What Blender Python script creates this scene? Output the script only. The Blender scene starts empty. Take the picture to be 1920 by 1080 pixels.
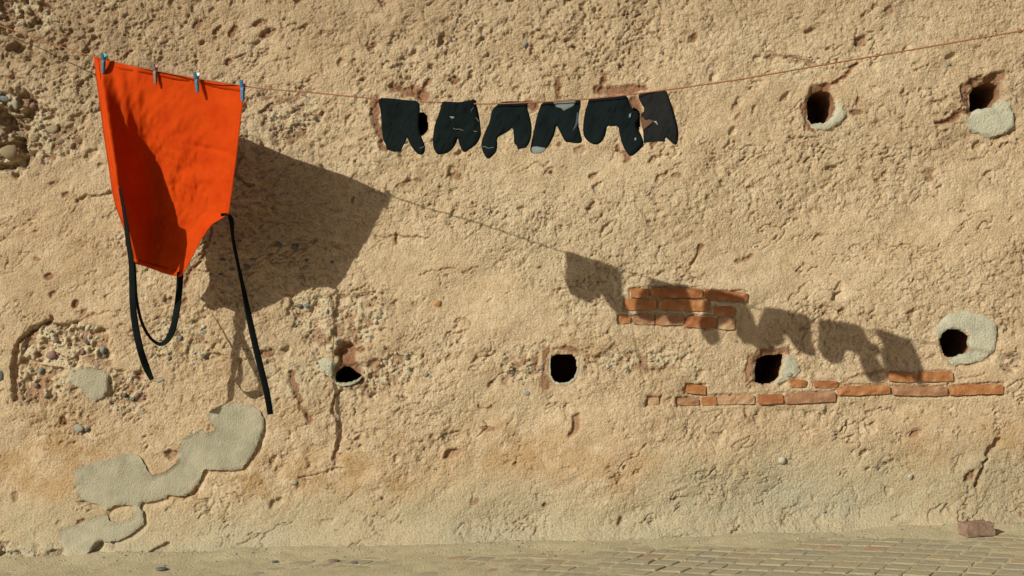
import bpy, bmesh, math, random
import numpy as np
from mathutils import Vector, Matrix
from mathutils.geometry import delaunay_2d_cdt

# ------------------------------------------------------------------ camera, sky, sun
D = 6.0            # camera to wall
FP = 2460.0        # focal length in photograph pixels (1920 wide)
ZC = 1.142         # camera height
K = 0.11           # batter of the wall
SLOPE = 0.0337     # the street climbs to the right
SUN = Vector((1.033, 1.0, -0.7825)).normalized()

S = bpy.context.scene
COL = S.collection
cam_d = bpy.data.cameras.new('camera'); cam = bpy.data.objects.new('camera', cam_d); COL.objects.link(cam)
cam.location = (0, -D, ZC); cam.rotation_euler = (math.pi/2, 0, 0)
cam_d.sensor_width = 36; cam_d.lens = 36*FP/1920; cam_d.clip_end = 2000
S.camera = cam
W = bpy.data.worlds.new('World'); S.world = W; W.use_nodes = True
nt = W.node_tree; bg = nt.nodes['Background']
sky = nt.nodes.new('ShaderNodeTexSky'); sky.sky_type = 'NISHITA'; sky.sun_disc = False
elev = math.asin(-SUN.z)
sky.sun_elevation = elev
sky.sun_rotation = math.atan2(-SUN.x, -SUN.y)      # azimuth of the sun measured from +Y towards +X
sky.dust_density = 2.5; sky.air_density = 0.25; sky.ozone_density = 0.0
nt.links.new(sky.outputs[0], bg.inputs[0]); bg.inputs[1].default_value = 0.05
sun_d = bpy.data.lights.new('sun', 'SUN'); sun = bpy.data.objects.new('sun', sun_d); COL.objects.link(sun)
sun_d.energy = 5.0; sun_d.angle = math.radians(0.5); sun_d.color = (1.0, 0.975, 0.83)
sun.rotation_euler = SUN.to_track_quat('-Z', 'Y').to_euler()
S.view_settings.view_transform = 'Standard'; S.view_settings.look = 'None'
S.view_settings.gamma = 1; S.view_settings.exposure = -0.1; S.view_settings.use_curve_mapping = False

rng = np.random.default_rng(7); random.seed(7)

# ------------------------------------------------------------------ geometry of the place
def ray(px, py, y):
    """point at depth y seen at photograph pixel px,py"""
    t = y + D
    return Vector(((px-960)/FP*t, y, ZC-(py-540)/FP*t))
def on_wall(px, py):
    v = (py-540)/FP; t = D/(1+K*v)
    return ((px-960)/FP*t, ZC-v*t)
def line_y(px):
    u = (px-960)/FP
    x = u*(D-0.985)/(1+0.445*u)
    return -(0.985+0.445*x)
def y_from_shadow(px, py, sx, sy):
    """depth on the ray of px,py whose sun shadow on the wall lies nearest to sx,sy"""
    best = None
    tx, tz = on_wall(sx, sy); h0 = height(tx, tz)
    hm = sum(height(tx+a, tz+b) for a in (-.03, 0, .03) for b in (-.03, 0, .03))/9
    for i in range(0, 260):
        y = -i*0.008
        p = ray(px, py, y)
        # p + t*SUN hits y = K*(z-ZC)
        t = (K*(p.z-ZC)-hm-p.y)/(SUN.y-K*SUN.z)
        q = p+SUN*t
        e = (q.x-tx)**2+(q.z-tz)**2
        if best is None or e < best[0]: best = (e, y)
    return best[1]

# ------------------------------------------------------------------ numpy noise
_T = rng.random((12, 256, 256)).astype(np.float32)
def vn(x, z, s, seed=0):
    X = x/s+seed*17.37; Z = z/s+seed*9.71
    xi = np.floor(X).astype(np.int64); zi = np.floor(Z).astype(np.int64)
    fx = (X-xi); fz = (Z-zi)
    fx = fx*fx*fx*(fx*(fx*6-15)+10); fz = fz*fz*fz*(fz*(fz*6-15)+10)
    T = _T[seed % 12]
    a = T[xi & 255, zi & 255]; b = T[(xi+1) & 255, zi & 255]
    c = T[xi & 255, (zi+1) & 255]; d = T[(xi+1) & 255, (zi+1) & 255]
    return (a*(1-fx)+b*fx)*(1-fz)+(c*(1-fx)+d*fx)*fz
def fbm(x, z, s, seed=0, o=4, g=0.5):
    r = 0; A = 1; t = 0
    for i in range(o):
        r = r+A*vn(x, z, s/2**i, seed+i); t += A; A *= g
        x, z = x*.7986+z*.6018, z*.7986-x*.6018
    return r/t
def sst(a, b, x):
    t = np.clip((x-a)/(b-a), 0, 1); return t*t*(3-2*t)
def rot(x, z, deg):
    c, s = math.cos(math.radians(deg)), math.sin(math.radians(deg))
    return x*c+z*s, -x*s+z*c
def sdf(x, z, P):
    """signed distance (negative inside) of arrays x,z to polygon P"""
    d = np.full(x.shape, 1e9); ins = np.zeros(x.shape, bool)
    n = len(P)
    for i in range(n):
        ax, az = P[i]; bx, bz = P[(i+1) % n]
        ex, ez = bx-ax, bz-az
        wx, wz = x-ax, z-az
        t = np.clip((wx*ex+wz*ez)/(ex*ex+ez*ez+1e-12), 0, 1)
        d = np.minimum(d, (wx-ex*t)**2+(wz-ez*t)**2)
        c = ((az <= z) & (bz > z)) | ((bz <= z) & (az > z))
        if abs(ez) > 1e-9:
            ins ^= c & (x < ax+(z-az)/ez*ex)
    d = np.sqrt(d)
    return np.where(ins, -d, d)
def dline(x, z, P):
    d = np.full(x.shape, 1e9)
    for (ax, az), (bx, bz) in zip(P[:-1], P[1:]):
        ex, ez = bx-ax, bz-az; wx, wz = x-ax, z-az
        t = np.clip((wx*ex+wz*ez)/(ex*ex+ez*ez+1e-12), 0, 1)
        d = np.minimum(d, (wx-ex*t)**2+(wz-ez*t)**2)
    return np.sqrt(d)
PXM = 1/410.0   # metres on the wall per photograph pixel

# ------------------------------------------------------------------ materials
def mat(name, rough=0.9):
    m = bpy.data.materials.new(name); m.use_nodes = True
    b = m.node_tree.nodes['Principled BSDF']; b.inputs['Roughness'].default_value = rough
    b.inputs['Specular IOR Level'].default_value = 0.15
    return m, m.node_tree, b
def N(t, typ, **k):
    n = t.nodes.new(typ)
    for a, v in k.items(): setattr(n, a, v)
    return n
def noise(t, scale, detail=4, rough=0.55, vec=None, dist=0.0):
    n = N(t, 'ShaderNodeTexNoise'); n.inputs['Scale'].default_value = scale
    n.inputs['Detail'].default_value = detail; n.inputs['Roughness'].default_value = rough
    n.inputs['Distortion'].default_value = dist
    if vec is None:
        tc = N(t, 'ShaderNodeTexCoord'); vec = tc.outputs['Object']
    t.links.new(vec, n.inputs['Vector']); return n.outputs['Fac']
def ramp(t, f, stops):
    r = N(t, 'ShaderNodeValToRGB')
    e = r.color_ramp.elements
    while len(e) < len(stops): e.new(0.5)
    for i, (p, c) in enumerate(stops):
        e[i].position = p; e[i].color = (c, c, c, 1) if isinstance(c, (int, float)) else (*c, 1)
    t.links.new(f, r.inputs[0]); return r.outputs[0]
def mixc(t, f, a, b, mode='MIX'):
    m = N(t, 'ShaderNodeMix', data_type='RGBA', blend_type=mode)
    for s, v in ((0, f), (6, a), (7, b)):
        if isinstance(v, (int, float)): m.inputs[s].default_value = v
        elif isinstance(v, tuple): m.inputs[s].default_value = (*v, 1)
        else: t.links.new(v, m.inputs[s])
    return m.outputs[2]
def math_n(t, op, a, b=None):
    m = N(t, 'ShaderNodeMath', operation=op)
    for i, v in enumerate((a, b)):
        if v is None: continue
        if isinstance(v, (int, float)): m.inputs[i].default_value = v
        else: t.links.new(v, m.inputs[i])
    return m.outputs[0]
def bump(t, b, hgt, dist, strength=1.0, prev=None):
    n = N(t, 'ShaderNodeBump'); n.inputs['Distance'].default_value = dist; n.inputs['Strength'].default_value = strength
    t.links.new(hgt, n.inputs['Height'])
    if prev is not None: t.links.new(prev, n.inputs['Normal'])
    t.links.new(n.outputs[0], b.inputs['Normal']); return n.outputs[0]

def simple(name, c1, c2, scale, bd, rough=0.9, bscale=None, c3=None):
    m, t, b = mat(name, rough)
    f = noise(t, scale, 6, 0.6)
    st = [(0.32, c1), (0.68, c2)] if c3 is None else [(0.3, c1), (0.55, c2), (0.72, c3)]
    t.links.new(ramp(t, f, st), b.inputs['Base Color'])
    if bd: bump(t, b, noise(t, bscale or scale*3, 6, 0.6), bd)
    return m

def wall_material():
    m, t, b = mat('earth_plaster', 0.95)
    L = t.links.new
    A = N(t, 'ShaderNodeAttribute', attribute_name='masks_a'); B = N(t, 'ShaderNodeAttribute', attribute_name='masks_b')
    sa = N(t, 'ShaderNodeSeparateColor'); L(A.outputs['Color'], sa.inputs[0])
    sb = N(t, 'ShaderNodeSeparateColor'); L(B.outputs['Color'], sb.inputs[0])
    red, grey, ochre = sa.outputs; pale, foot, brown = sb.outputs
    n1 = noise(t, 2.3, 6, 0.6); n2 = noise(t, 24, 6, 0.65); n3 = noise(t, 170, 4, 0.75); n4 = noise(t, 9, 5, 0.6, dist=0.6)
    c = ramp(t, n1, [(0.3, (.485, .358, .225)), (0.5, (.555, .424, .275)), (0.72, (.60, .472, .320))])
    c = mixc(t, ramp(t, n2, [(0.36, .5), (0.6, 0.0)]), c, (.37, .24, .125))
    c = mixc(t, math_n(t, 'MULTIPLY', ochre, ramp(t, n4, [(0.25, 0.35), (0.6, 1.0)])), c, (.41, .268, .135))
    c = mixc(t, math_n(t, 'MULTIPLY', brown, 0.75), c, (.29, .20, .12))
    c = mixc(t, math_n(t, 'MULTIPLY', pale, 0.8), c, (.56, .47, .315))
    c = mixc(t, math_n(t, 'MULTIPLY', foot, ramp(t, n4, [(0.3, 1.0), (0.68, 0.45)])), c, (.37, .325, .215))
    c = mixc(t, grey, c, (.39, .365, .265))
    c = mixc(t, red, c, (.23, .098, .05))
    c = mixc(t, 1.0, c, ramp(t, n3, [(0.34, .66), (0.52, .98), (0.64, 1.10)]), 'MULTIPLY')
    # small dark spots: shaded pit holes painted into the colour
    v = N(t, 'ShaderNodeTexVoronoi'); v.inputs['Scale'].default_value = 60
    tc = N(t, 'ShaderNodeTexCoord'); L(tc.outputs['Object'], v.inputs['Vector'])
    vs = N(t, 'ShaderNodeSeparateColor'); L(v.outputs['Color'], vs.inputs[0])
    spot = math_n(t, 'MULTIPLY', math_n(t, 'LESS_THAN', v.outputs['Distance'], 0.24), math_n(t, 'GREATER_THAN', vs.outputs[0], 0.82))
    c = mixc(t, math_n(t, 'MULTIPLY', spot, 0.6), c, (.24, .15, .09))
    L(c, b.inputs['Base Color'])
    vg = N(t, 'ShaderNodeTexVoronoi', feature='SMOOTH_F1'); vg.inputs['Scale'].default_value = 95; vg.inputs['Smoothness'].default_value = .35
    nz_ = N(t, 'ShaderNodeTexNoise'); nz_.inputs['Scale'].default_value = 60; nz_.inputs['Detail'].default_value = 3; L(tc.outputs['Object'], nz_.inputs['Vector'])
    wv = N(t, 'ShaderNodeVectorMath', operation='SCALE'); wv.inputs['Scale'].default_value = .012; L(nz_.outputs['Color'], wv.inputs[0])
    av = N(t, 'ShaderNodeVectorMath', operation='ADD'); L(tc.outputs['Object'], av.inputs[0]); L(wv.outputs[0], av.inputs[1]); L(av.outputs[0], vg.inputs['Vector'])
    h = math_n(t, 'ADD', math_n(t, 'MULTIPLY', noise(t, 110, 6, 0.68), 1.0), math_n(t, 'MULTIPLY', vg.outputs['Distance'], -0.45))
    RL = N(t, 'ShaderNodeAttribute', attribute_name='relief')
    bump(t, b, math_n(t, 'MULTIPLY', h, RL.outputs['Fac']), 0.0085, 1.0)
    return m
M_WALL = wall_material()
M_HOLE = simple('hole_earth', (.20, .095, .05), (.33, .18, .10), 14, 0.006, bscale=40)
M_BACK = simple('wall_core_earth', (.40, .28, .15), (.52, .38, .20), 4, 0.01)
M_CEM = simple('grey_cement_render', (.30, .275, .195), (.375, .34, .245), 11, 0.007, bscale=150, c3=(.43, .375, .26))
M_CEMP = simple('pale_cement_render', (.36, .345, .255), (.45, .43, .325), 14, 0.009, bscale=120, c3=(.50, .455, .33))
M_BR = [simple('fired_brick_%d' % i, a, b_, 22, 0.004, bscale=70, c3=c_) for i, (a, b_, c_) in enumerate([
    ((.27, .105, .042), (.36, .155, .060), (.44, .26, .13)),
    ((.26, .125, .068), (.32, .165, .09), (.42, .28, .17)),
    ((.23, .085, .036), (.32, .125, .052), (.42, .22, .11)),
    ((.36, .19, .10), (.41, .26, .15), (.48, .37, .23))])]
M_PEB = [simple('pebble_stone_%d' % i, a, b_, 30, 0.006 if i == 6 else 0.002, 0.8) for i, (a, b_) in enumerate([
    ((.10, .10, .10), (.17, .17, .16)), ((.25, .24, .20), (.36, .34, .28)), ((.22, .14, .12), (.31, .20, .17)),
    ((.40, .36, .27), (.50, .46, .36)), ((.40, .20, .08), (.52, .29, .13)), ((.13, .15, .15), (.24, .26, .25)), ((.36, .28, .17), (.48, .38, .24))])]

# ------------------------------------------------------------------ object helpers
def meta(o, label=None, cat=None, group=None, kind=None):
    if label: o['label'] = label
    if cat: o['category'] = cat
    if group: o['group'] = group
    if kind: o['kind'] = kind
    return o
def link(name, me, parent=None, m=None):
    o = bpy.data.objects.new(name, me); COL.objects.link(o)
    if parent is not None:
        o.parent = parent
        o.matrix_parent_inverse = parent.matrix_basis.inverted()
    if m is not None and me is not None and not me.materials: me.materials.append(m)
    return o
def np_mesh(name, V, F, smooth=True):
    me = bpy.data.meshes.new(name)
    V = np.asarray(V, np.float32); F = np.asarray(F, np.int32); k = F.shape[1]
    me.vertices.add(len(V)); me.vertices.foreach_set('co', V.ravel())
    me.loops.add(F.size); me.loops.foreach_set('vertex_index', F.ravel())
    me.polygons.add(len(F)); me.polygons.foreach_set('loop_start', np.arange(0, F.size, k, dtype=np.int32))
    me.update(calc_edges=True)
    me.polygons.foreach_set('use_smooth', np.full(len(F), smooth))
    return me
def bm_mesh(name, bm, smooth=False):
    me = bpy.data.meshes.new(name); bm.normal_update(); bm.to_mesh(me); bm.free()
    if smooth: me.polygons.foreach_set('use_smooth', [True]*len(me.polygons))
    return me
def empty(name, loc):
    o = bpy.data.objects.new(name, None); COL.objects.link(o); o.location = loc; o.empty_display_size = 0.05
    return o

# ------------------------------------------------------------------ what the wall carries (photograph pixels)
def W_(pts): return [on_wall(*p) for p in pts]
# bricks: x0, x1, top-left y, bottom-left y, top-right y, bottom-right y, material, proud (m)
BRICKS = [
 (1182, 1217, 541, 558, 540, 558, 0, .012), (1220, 1317, 539, 558, 540, 559, 2, .016), (1320, 1402, 543, 560, 548, 567, 2, .018),
 (1171, 1231, 560, 581, 561, 582, 0, .013), (1234, 1331, 561, 582, 562, 584, 0, .014), (1337, 1379, 576, 592, 577, 594, 0, .010),
 (1160, 1182, 593, 606, 592, 608, 0, .008), (1187, 1227, 591, 608, 590, 609, 1, .009), (1229, 1282, 590, 609, 591, 612, 1, .010),
 (1285, 1342, 593, 614, 594, 617, 2, .014), (1346, 1379, 596, 617, 597, 619, 3, .010),
 (1666, 1719, 698, 714, 699, 718, 0, .016), (1724, 1787, 698, 716, 696, 714, 0, .017),
 (1482, 1513, 713, 726, 711, 727, 0, .008), (1527, 1571, 713, 726, 713, 728, 2, .012),
 (1570, 1669, 725, 742, 721, 739, 0, .016), (1673, 1776, 725, 741, 724, 742, 1, .015), (1780, 1881, 723, 741, 720, 739, 0, .017),
 (1471, 1567, 738, 758, 734, 753, 1, .015), (1421, 1468, 740, 759, 738, 757, 2, .016),
 (1380, 1415, 741, 758, 740, 758, 3, .011), (1315, 1344, 744, 761, 743, 760, 0, .007), (1344, 1380, 743, 760, 741, 758, 3, .005),
 (1270, 1311, 746, 759, 747, 760, 1, .008), (1286, 1324, 721, 737, 723, 741, 0, .014), (1214, 1236, 746, 760, 744, 758, 3, .004)]
def ell(cx, cy, rx, ry, n=26, sq=2.6, wob=0.06, seed=0):
    r = random.Random(seed+int(cx)); ph = [r.uniform(0, 6.28) for _ in range(3)]
    P = []
    for i in range(n):
        a = 2*math.pi*i/n; c, s = math.cos(a), math.sin(a)
        k = (abs(c)**sq+abs(s)**sq)**(-1/sq)*(1+wob*math.sin(2*a+ph[0])+wob*.7*math.sin(3*a+ph[1])+wob*.5*math.sin(5*a+ph[2]))
        P.append((cx+rx*k*c, cy+ry*k*s))
    return P
# holes: outline, depth of the surrounding funnel (m), funnel width (m), depth of hole
HOLES = [
 ([(627,712),(629,700),(637,693),(646,687),(656,689),(666,698),(677,704),(678,713),(656,719),(636,718)], .018, .03, .50),
 (ell(1057, 691, 25, 27, sq=3.4, wob=.03), .008, .02, .55),
 ([(1418,717),(1417,690),(1422,674),(1436,667),(1455,666),(1470,664),(1468,680),(1462,697),(1462,706),(1448,718),(1430,721)], .02, .03, .55),
 (ell(1791, 644, 28, 26, sq=2.3, wob=.05), .010, .02, .55),
 ([(1515,222),(1514,190),(1524,174),(1540,168),(1556,172),(1565,188),(1566,210),(1556,228),(1538,236),(1522,232)], .014, .03, .42),
 ([(1822,206),(1820,178),(1830,163),(1856,152),(1874,158),(1878,178),(1868,198),(1850,208),(1834,214)], .03, .04, .40),
 (ell(788, 233, 15, 21, sq=2.4), .012, .03, .5),
 (ell(1188, 226, 14, 22, sq=2.4), .014, .03, .4),
]
PATCHES = [  # grey cement flakes: polygon, thickness range, pale?
 ([(142,880),(176,868),(211,858),(246,849),(262,855),(270,868),(283,894),(312,884),(332,868),(334,845),(340,825),(359,814),(378,806),(384,813),(394,814),(403,806),(402,796),(394,789),(387,778),(410,763),(437,755),(475,761),(486,770),(494,786),(493,806),(486,825),(478,845),(465,864),(455,878),(434,882),(406,881),(385,880),(379,890),(373,903),(361,919),(344,931),(328,931),(316,927),(309,933),(293,939),(279,942),(266,940),(261,948),(268,958),(270,978),(262,989),(244,1003),(223,1013),(207,1016),(193,1013),(184,1019),(174,1032),(156,1044),(137,1046),(125,1032),(115,1009),(113,993),(137,985),(156,978),(184,968),(199,964),(207,978),(223,981),(242,974),(254,962),(250,950),(234,946),(215,948),(199,958),(193,950),(172,942),(148,935),(143,907)], .0025, .012, 0),
 ([(132,690),(160,688),(192,692),(204,706),(203,728),(194,746),(176,751),(160,742),(152,728),(134,722),(128,706)], .002, .007, 0),
 ([(1812,222),(1828,210),(1850,203),(1866,196),(1878,182),(1892,196),(1902,214),(1902,238),(1888,250),(1866,258),(1838,252),(1816,240)], .003, .010, 1),
 ([(1520,236),(1542,232),(1560,222),(1568,205),(1566,186),(1576,196),(1588,215),(1575,232),(1552,243),(1530,245)], .001, .005, 1),
 ([(1768,600),(1800,582),(1840,590),(1868,606),(1872,622),(1866,650),(1852,670),(1818,682),(1794,685),(1772,676),(1786,671),(1808,668),(1820,655),(1822,635),(1812,622),(1790,616),(1772,622),(1762,636),(1752,622)], .002, .009, 1),
 ([(1474,668),(1492,672),(1500,690),(1492,706),(1470,716),(1448,722),(1462,708),(1466,694)], .001, .006, 1),
 ([(598,676),(616,668),(628,680),(624,696),(622,708),(606,702),(596,690)], .002, .008, 1),
]
# cracks: polyline, half width (px), depth (m), reddish
CRACKS = [
 ([(648,668),(652,682),(660,690)], 21, .040, 1.0), ([(1538,178),(1540,186)], 20, .030, 1.0), ([(1840,168),(1862,160)], 18, .035, .9), ([(1434,672),(1456,672)], 14, .03, .9),
 ([(786,519),(812,507),(851,502)], 1.8, .008, .6), ([(869,510),(895,499)], 1.8, .007, .6), ([(705,450),(706,440),(728,445),(744,440),(778,443),(804,447)], 2.2, .009, .8), ([(744,440),(746,458)], 3.5, .010, .8),
 ([(1020,180),(1022,192)], 3, .008, .8),
 ([(95,598),(62,618),(40,637),(29,668),(27,702),(30,735),(36,748)], 6, .028, .4),
 ([(640,728),(627,745),(624,768),(634,786),(640,806),(634,826),(626,850),(632,868)], 3.2, .016, .3),  # crack, partly the tie strap's shadow line sunk and reddened into the wall
 ([(1872,828),(1856,846),(1846,868),(1838,892),(1833,912)], 4, .022, .3),
 ([(146,378),(165,368),(205,363)], 3, .014, .2), ([(205,358),(232,366),(242,380)], 3, .014, .2),
 ([(128,606),(160,597),(198,585),(232,583)], 2, .008, .4),
 ([(398,430),(392,458),(378,486),(356,512),(345,540)], 4, .012, .6),
 ([(0,56),(18,60),(40,78),(30,92)], 7, .030, .1), ([(20,90),(52,96),(60,110)], 6, .022, .2),
 ([(118,92),(128,72),(132,60)], 4, .014, .3), ([(160,105),(170,86),(178,75)], 5, .016, .4),
 ([(0,144),(20,147),(38,148)], 3, .014, .2),
 ([(222,118),(232,108),(246,98)], 3, .010, .3),
 ([(1560,188),(1545,160),(1570,150),(1588,140),(1606,118)], 5, .012, 1.0),
 ([(1520,185),(1508,205),(1512,235),(1526,250)], 6, .010, 1.0),
 ([(1828,215),(1800,205),(1788,222),(1755,232)], 5, .014, 1.0), ([(1815,192),(1808,165),(1840,148),(1880,140)], 7, .016, .9),
 ([(1440,108),(1470,106),(1500,112),(1530,122)], 4, .010, .6),
 ([(705,188),(706,220),(712,250),(722,282)], 8, .012, 1.0), ([(738,166),(770,172),(796,180)], 9, .014, 1.0),
 ([(790,182),(797,168),(803,150)], 4, .012, .8), ([(990,196),(1006,200)], 6, .010, 1.0),
 ([(1048,185),(1046,165),(1050,150)], 4, .008, .9), ([(1120,168),(1150,172),(1185,168),(1212,166)], 9, .012, 1.0),
 ([(1126,170),(1132,150),(1130,135)], 5, .010, .8), ([(1190,192),(1200,210),(1215,235),(1245,222),(1258,210)], 10, .020, 1.0),
 ([(1158,278),(1175,290),(1176,300)], 6, .008, 1.0), ([(1236,262),(1222,272)], 5, .008, .9),
 ([(1316,462),(1310,476),(1298,492)], 4, .010, .8), ([(1380,492),(1402,488),(1412,478)], 3, .008, .7),
 ([(1268,505),(1290,500)], 2, .006, .5), ([(1160,92),(1180,80),(1205,74)], 3, .008, .4),
 ([(640,560),(665,545),(690,530)], 2, .008, .4), ([(742,352),(765,340),(790,338)], 3, .008, .6),
 ([(1080,782),(1082,800),(1072,812)], 6, .014, .7), ([(585,905),(560,898),(600,888),(640,880)], 2.5, .010, .3),
 ([(270,1048),(295,1032),(318,1022)], 6, .020, .2), ([(0,1040),(30,1038),(60,1048),(110,1052),(150,1046)], 4, .018, .0),
 ([(0,212),(14,232),(30,242)], 12, .055, .0), ([(34,262),(40,286),(36,304),(14,310),(-10,312)], 7, .060, .0), ([(20,204),(40,214),(52,222)], 6, .04, .2), ([(52,186),(62,200),(52,212)], 8, .03, .5),
 ([(186,1020),(184,1040),(188,1058)], 7, .030, .1), ([(360,1032),(386,1036)], 3, .010, .2),
 ([(1372,995),(1385,987),(1390,986)], 4, .014, .1), ([(1398,762),(1400,778),(1410,792)], 3, .010, .5),
 ([(1575,720),(1600,708),(1660,695)], 2.5, .008, .6), ([(1795,712),(1830,705),(1850,700)], 2.2, .008, .5),
 ([(1880,690),(1896,682),(1908,676)], 3, .008, .5), ([(1712,610),(1706,590),(1718,580)], 3, .008, .5),
 ([(1480,560),(1500,545),(1512,530)], 2.4, .008, .5), ([(1230,340),(1240,330),(1250,322)], 3, .010, .4),
 ([(1300,1000),(1240,1006),(1180,1010)], 2.2, .008, .0), ([(1738,975),(1742,962),(1765,948)], 3, .010, .2),
 ([(480,700),(500,680),(512,660)], 2, .006, .5), ([(545,700),(556,730),(562,760),(580,790)], 5, .010, .9),
 ([(1028,655),(1018,690),(1025,722)], 7, .007, .9), ([(1040,652),(1060,650),(1082,660)], 5, .007, .9),
 ([(1412,668),(1405,690),(1408,725)], 7, .008, .9), ([(1420,662),(1450,655),(1478,658)], 6, .010, .9),
 ([(632,664),(650,650),(678,655)], 7, .010, .9), ([(1815,300),(1838,296),(1850,290)], 2, .006, .3),
 ([(452,285),(440,330),(470,350)], 3, .008, .5), ([(500,240),(492,210),(510,195)], 5, .012, .5),
]
RUBBLE = [  # zones where the render has come off and stones show: polygon, recess
 ([(40,625),(85,600),(140,605),(200,622),(205,680),(150,692),(120,720),(90,770),(40,760),(30,700)], .020),
 ([(0,165),(40,172),(70,180),(72,215),(50,250),(70,300),(40,330),(0,320)], .035),
 ([(70,205),(120,225),(150,250),(140,290),(90,300),(60,270)], .014),
 ([(540,560),(600,555),(700,545),(720,570),(690,640),(640,655),(590,650),(545,610)], .012),
 ([(590,680),(640,725),(700,745),(770,715),(790,660),(735,655),(690,690)], .010),
 ([(205,690),(270,700),(275,740),(240,775),(205,768)], .012),
 ([(280,605),(380,600),(385,640),(360,680),(290,670)], .007),
 ([(940,660),(1010,655),(1020,700),(990,720),(945,710)], .007),
 ([(1110,660),(1300,655),(1310,690),(1150,700)], .005),
 ([(0,0),(90,0),(120,40),(60,60),(0,45)], .020), ([(180,0),(225,0),(220,20),(185,18)], .012),
 ([(490,170),(560,150),(600,180),(580,260),(510,270)], .006),
 ([(1868,668),(1905,655),(1915,690),(1880,700)], .008),
 ([(0,1025),(130,1030),(170,1060),(0,1060)], .014), ([(1470,110),(1530,105),(1535,135),(1480,140)], .004),
]

# ------------------------------------------------------------------ the wall's height field
def axis(lo, hi, step, far_lo, far_hi):
    a = list(np.arange(lo, hi, step)); s = step; x = lo
    while x > far_lo: s *= 1.16; x -= s; a.insert(0, max(x, far_lo))
    s = step; x = a[-1]
    while x < far_hi: s *= 1.16; x += s; a.append(min(x, far_hi))
    return np.array(a)
XS = axis(-2.50, 2.50, 0.0046, -6.5, 6.5)
ZS = axis(-0.13, 2.60, 0.0046, -0.45, 4.6)
GX, GZ = np.meshgrid(XS, ZS)      # rows = z
nz, nx = GX.shape
SH = GX.shape
wx = GX+0.02*(vn(GX, GZ, .09, 3)-.5)+0.008*(vn(GX, GZ, .03, 5)-.5)
wz = GZ+0.02*(vn(GX, GZ, .09, 4)-.5)+0.008*(vn(GX, GZ, .03, 6)-.5)
H = 0.045*(fbm(wx, wz, .9, 1, 3)-.5)
rx_, rz_ = rot(wx, wz, 32)
H += 0.026*(fbm(rx_/2.2, rz_, .16, 2, 3)-.5)                     # streaks of the trowel running up to the right
g1 = fbm(wx, wz, .042, 4, 4, .72)
g2 = fbm(wx/1.15, wz, .020, 8, 3, .7)
g3 = fbm(wx, wz, .10, 10, 4, .6)
rough = 0.22+0.75*sst(.36, .66, fbm(*rot(GX*.7, GZ, 25), .42, 6, 4))+0.45*sst(1.75, 2.4, GZ)+0.30*sst(-1.2, -2.3, GX)*sst(1.0, 1.9, GZ)
rough *= (1-.25*sst(.45, .10, GZ)); RELIEF = .55+.5*np.clip(rough, 0, 1)
# lumps with sharp creases between them
H += rough*(0.0115*(g1-.5)-.0062*sst(.40, .30, g2)+.0018*sst(.5, .68, g2)-.007*sst(.38, .30, g3))
RED = np.zeros(SH); BROWN = np.zeros(SH); PALE = np.zeros(SH)
# thin broken cracks and torn lips
for i, (deg, sc, w, dep, thr) in enumerate(((28, .26, .020, .013, .58), (12, .20, .016, .010, .61), (65, .24, .015, .009, .63))):
    a, b = rot(wx, wz, deg)
    n = fbm(a/2.0, b, sc*.8, 3+i, 5, .72)
    m = sst(thr, thr+.06, fbm(GX, GZ, .16, 7+i, 3))
    c = sst(w, 0, np.abs(n-.5))*m
    H -= .8*dep*c; RED = np.maximum(RED, .35*c*sst(.4, .62, vn(GX, GZ, .12, 2+i)))
# isolated pits, torn out lumps
pj = np.random.default_rng(11)
def win(x0, x1, z0, z1):
    i0, i1 = np.searchsorted(XS, [x0, x1]); j0, j1 = np.searchsorted(ZS, [z0, z1])
    return slice(max(j0-1, 0), min(j1+1, nz)), slice(max(i0-1, 0), min(i1+1, nx))
for i in range(620):
    cx = pj.uniform(-2.6, 2.6); cz = pj.uniform(0.05, 2.6)
    if pj.random() > .35+.65*(cz > 1.6)+.2*(cx < -1): continue
    r = pj.uniform(.006, .019)*(1.4 if pj.random() < .12 else 1); st = pj.uniform(1, 2.3); dg = pj.uniform(-5, 70)
    s = win(cx-.09, cx+.09, cz-.09, cz+.09)
    a, b = rot(wx[s]-cx, wz[s]-cz, dg)
    q = np.sqrt((a/st)**2+b**2)/r*(1+.5*(vn(GX[s], GZ[s], .014, 9)-.5))
    m = sst(1.15, .7, q); H[s] -= m*r*.75*pj.uniform(.5, 1.1)
    if pj.random() < .38: RED[s] = np.maximum(RED[s], m*pj.uniform(.3, .9))
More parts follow.
